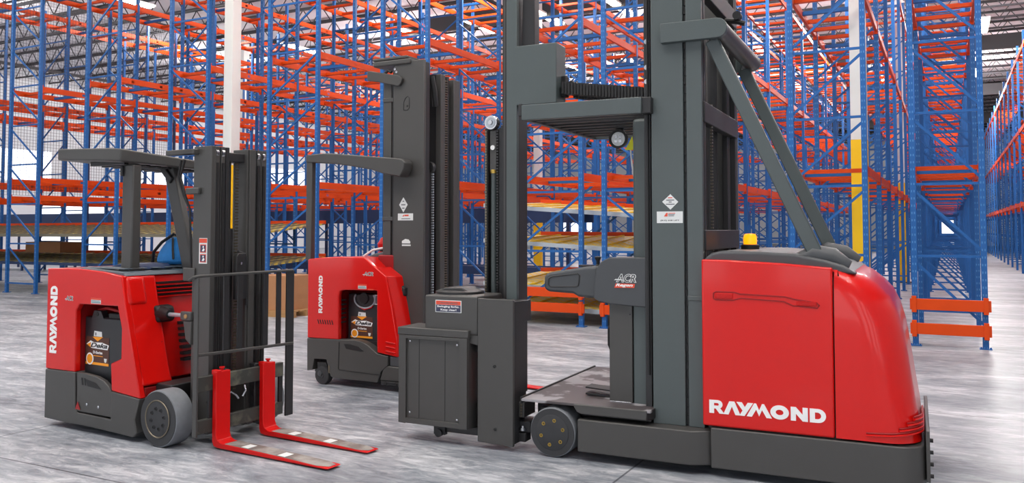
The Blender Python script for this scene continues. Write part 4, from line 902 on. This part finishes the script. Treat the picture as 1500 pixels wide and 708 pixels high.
# navy conveyors across the back of the left racks
def conveyor(x0, x1, y, z, h, label):
    t = thing('conveyor', label, 'conveyor', ((x0+x1)/2, y, 0)); hx = (x1-x0)/2
    MB().box(-hx, hx, 0, .06, z-h/2, z+h/2).build('side_frame', 'rdark', t)
    MB().box(-hx, hx, .9, .96, z-h/2, z+h/2).build('side_frame', 'rdark', t)
    MB().box(-hx, hx, .06, .9, z+h/2-.08, z+h/2-.04).build('belt', 'galv', t)
    for k in range(12):
        for yy in (.03, .93): MB().box(-hx+.4+k*(2*hx-.8)/11-.04, -hx+.4+k*(2*hx-.8)/11+.04, yy-.03, yy+.03, 0, z-h/2).build('leg', 'rdark', t)
conveyor(-44, -9, 21.4, 1.98, .42, 'high navy blue conveyor running across behind the left racks')
conveyor(-44, -9, 19.6, .48, .22, 'low navy blue conveyor near the floor behind the left racks')

# wire mesh guard on the back of the left rack
mb = MB()
for k in range(72): mb.box(-22.3+.0, -22.294, 12.9+k*.085, 12.906+k*.085, 2.5, 8.0)
for k in range(66): mb.box(-22.3, -22.294, 12.9, 19.0, 2.5+k*.085, 2.506+k*.085)
mg = thing('mesh_guard', 'fine dark wire mesh panel on the leftmost racks', 'wire mesh', (0, 0, 0))
mb.build('wire_grid', 'meshw', mg)
for y in (12.9, 15.95, 19.0): MB().box(-22.33, -22.27, y-.03, y+.03, 0, 8.0).build('mesh_post', 'rdark', mg)

# ---------------------------------------------------------------- building columns
def column(x, y, w, label, grp='white and yellow building columns'):
    t = thing('building_column', label, 'column', (x, y, 0)); h = w/2
    MB().box(-h, h, -h, h, 0, 2.95).build('yellow_base', 'colyel', t, bevel=.006)
    MB().box(-h+.002, h-.002, -h+.002, h-.002, 2.95, 10.3).build('white_shaft', 'colwhite', t, bevel=.006)
    MB().box(-h-.12, h+.12, -h-.12, h+.12, 0, .03).build('base_plate', 'truss', t)
column(-1.17, 13.75, .23, 'square column, yellow below and white above, behind the turret truck tail')
column(-1.17, 27.4, .23, 'smaller yellow column seen behind the first, left of the open rack tunnel')
column(-1.17, 41, .23, 'third yellow based column far down the rack row')
column(-13.62, 13.1, .25, 'tall white column behind the left forklift mast')
column(-28.4, 28.0, .34, 'distant white column right of the tall white one, above the left forklift mast')
column(-13.1, 27.2, .25, 'white based column deep among the racks behind the reach truck')

# ---------------------------------------------------------------- cartons on the floor and lower shelf
def carton(x, y, z, w, d, h, label):
    t = thing('cardboard_box', label, 'box', (x, y, z)); MB().box(-w/2, w/2, -d/2, d/2, 0, h).build('carton_body', 'card', t, bevel=.004)
    MB().box(-w/2-.001, w/2+.001, -.03, .03, h-.002, h+.002).build('packing_tape', 'pal', t)
p = thing('wooden_pallet', 'wooden pallet under the cardboard box right of the left forklift mast', 'pallet', (-10.95, 11.9, 0), 6)
for k in range(5): MB().box(-.5, .5, -.4+k*.18, -.28+k*.18, .1, .12).build('top_board', 'pal', p)
for yy in (-.38, 0, .38): MB().box(-.5, .5, yy-.04, yy+.04, .0, .1).build('stringer', 'pal', p)
carton(-10.95, 11.9, .12, .75, .7, .62, 'brown cardboard box on a pallet, right of the left forklift mast')
carton(-21.9, 14.7, .95, 1.5, .7, .28, 'long low brown cardboard box lying on the lower roller shelf at far left')

# ================================================================== SETTING
fl = MB().box(-46, 16, -14, 100, -.1, 0).build('floor', 'floor'); struct(fl)
struct(MB().box(-46, 16, -14, 100, 10.75, 10.9).build('ceiling', 'ceil'))
struct(MB().box(-46, 16, 90, 90.3, 0, 10.75).build('wall_far', 'wall'))
struct(MB().box(-46.3, -46, -14, 100, 0, 10.75).build('wall_left', 'wall'))
mb = MB()
for k in range(14): mb.box(-46+k*4.6, -46+k*4.6+1.5, -14.3, -14, 0, 6.2)  # unseen wall; gaps shaped so daylight streaks the red covers
mb.box(-46, 16, -14.3, -14, 6.2, 10.75); struct(mb.build('wall_back_unseen', 'wall'))
struct(MB().box(16, 16.3, -14, 100, 0, 10.75).build('wall_right_unseen', 'wall'))  # unseen wall, closed to darken the faces turned towards it
for i, (y0, y1, z0, z1) in enumerate(((17, 21, 4.3, 6.2), (26, 30.5, 4.3, 6.0), (36, 40, 4.3, 6.0), (30, 34, .3, 2.9), (48, 54, 4.2, 6.2))):
    struct(MB().box(-46, -45.94, y0, y1, z0, z1).build('window_%d' % (i+1), 'winlit'))
struct(MB().box(-1.7, 1.7, 89.9, 90, .2, 3.4).build('door_1', 'winlit'))
struct(MB().box(-40, -36, 89.9, 90, .2, 3.6).build('door_2', 'winlit'))
# joists and girders
def joist_fn(mb):
    x0, x1 = -46, 16
    mb.box(x0, x1, -.05, .05, .62, .72); mb.box(x0, x1, -.04, .04, -.04, .03)
    n = 62
    for k in range(n):
        xa = x0+k; mb.beam((xa, 0, .0), (xa+.5, 0, .65), .03, .03); mb.beam((xa+.5, 0, .65), (xa+1, 0, .0), .03, .03)
jm = shared('roof_joist', joist_fn, 'truss')
for k in range(44):
    o = put('trim_%d' % (k+1), jm, None, (0, 3+k*1.95, 10.0)); struct(o)
for k, (y, xa) in enumerate(((27.7, -20), (41.5, -12), (55.5, -30), (69.5, -46))):
    struct(MB().box(xa, 16, y-.1, y+.1, 9.35, 10.0).build('trim_%d' % (k+50), 'truss'))
for k, x in enumerate((-42, -28.4, -14.75, -1.17, 12.4)):
    struct(MB().box(x-.06, x+.06, 3, 90, 9.88, 10.0).build('trim_%d' % (k+60), 'truss'))

# ceiling lamps: strip fixtures above the lanes
def lamp_fixture():
    t = thing('strip_light', 'bright white strip light hanging under the roof joists', 'ceiling light', group='strip lights under the roof')
    MB().box(-.18, .18, -1.25, 1.25, .03, .1).build('housing', 'colwhite', t)
    mb = MB(); mb.box(-.15, .15, -1.2, 1.2, 0, .03); mb.build('tube', 'lamp', t)
    mb = MB(); mb.box(-.01, .01, -.6, -.58, .1, .5); mb.box(-.01, .01, .58, .6, .1, .5); mb.build('hanger', 'truss', t)
    return t
proto = lamp_fixture(); first = True
spots = [(x, y) for x in (1.4, -2.95, -7.2, -10.2, -13.1, -16.0, -19.0, -25) for y in (10.5, 19, 28, 37, 48)]+[(x, y) for x in (-14, -8, -2.5, 3) for y in (0, 5)]
for (x, y) in spots:
    if first: o = proto; first = False
    else:
        o = proto.copy(); COL.objects.link(o)
        for ch in list(proto.children):
            c = ch.copy(); COL.objects.link(c); c.parent = o
    o.location = (x, y, 9.45)
def area(x, y, z, sx, sy, e, col=(1, .97, .93), rx=0):
    l = bpy.data.lights.new('overhead_fill_light', 'AREA'); l.shape = 'RECTANGLE'; l.size = sx; l.size_y = sy; l.energy = e; l.color = col
    o = bpy.data.objects.new('overhead_fill_light', l); COL.objects.link(o); o.location = (x, y, z); o.rotation_euler = (rx, 0, 0); return o
def fill_point(x, y, z, e, r=.7):
    l = bpy.data.lights.new('rack_fill_light', 'POINT'); l.energy = e; l.shadow_soft_size = r; l.color = (1, .97, .94)
    o = bpy.data.objects.new('rack_fill_light', l); COL.objects.link(o); o.location = (x, y, z); return o
for x in (-34, -22, -10.2, -2.9, 1.4):
    for y, e in ((9, 380), (19, 880), (32, 1250), (50, 1800)): fill_point(x, y, 8.6, e)  # unseen fill points added to brighten ceiling and racks
for x in (-12, -5, 2): area(x, 2.0, 9.3, 4, 4, 380)  # unseen area lights added as top light over the trucks

# daylight let in through the wall gaps added behind the camera
w = bpy.data.worlds.new('daylight'); SC.world = w; w.use_nodes = True
bg = w.node_tree.nodes['Background']; bg.inputs[0].default_value = (.93, .96, 1, 1); bg.inputs[1].default_value = 2.5

# ================================================================== CAMERA
cam = bpy.data.cameras.new('camera'); co = bpy.data.objects.new('camera', cam); COL.objects.link(co); SC.camera = co
fpx = 1225.; cam.sensor_width = 36; cam.lens = fpx*36/1500; th = math.radians(2.5)
co.location = (0, 0, 1.6); co.rotation_euler = (math.radians(90)+th, 0, math.radians(27.5))
cyp = 335-fpx*math.tan(th)
cam.shift_y = -(354-cyp)/1500
cam.clip_end = 300
SC.view_settings.view_transform = 'Standard'; SC.view_settings.look = 'None'; SC.view_settings.gamma = 1; SC.view_settings.use_curve_mapping = False
SC.view_settings.exposure = -0.08
SC.cycles.use_denoising = True
SC.cycles.max_bounces = 5
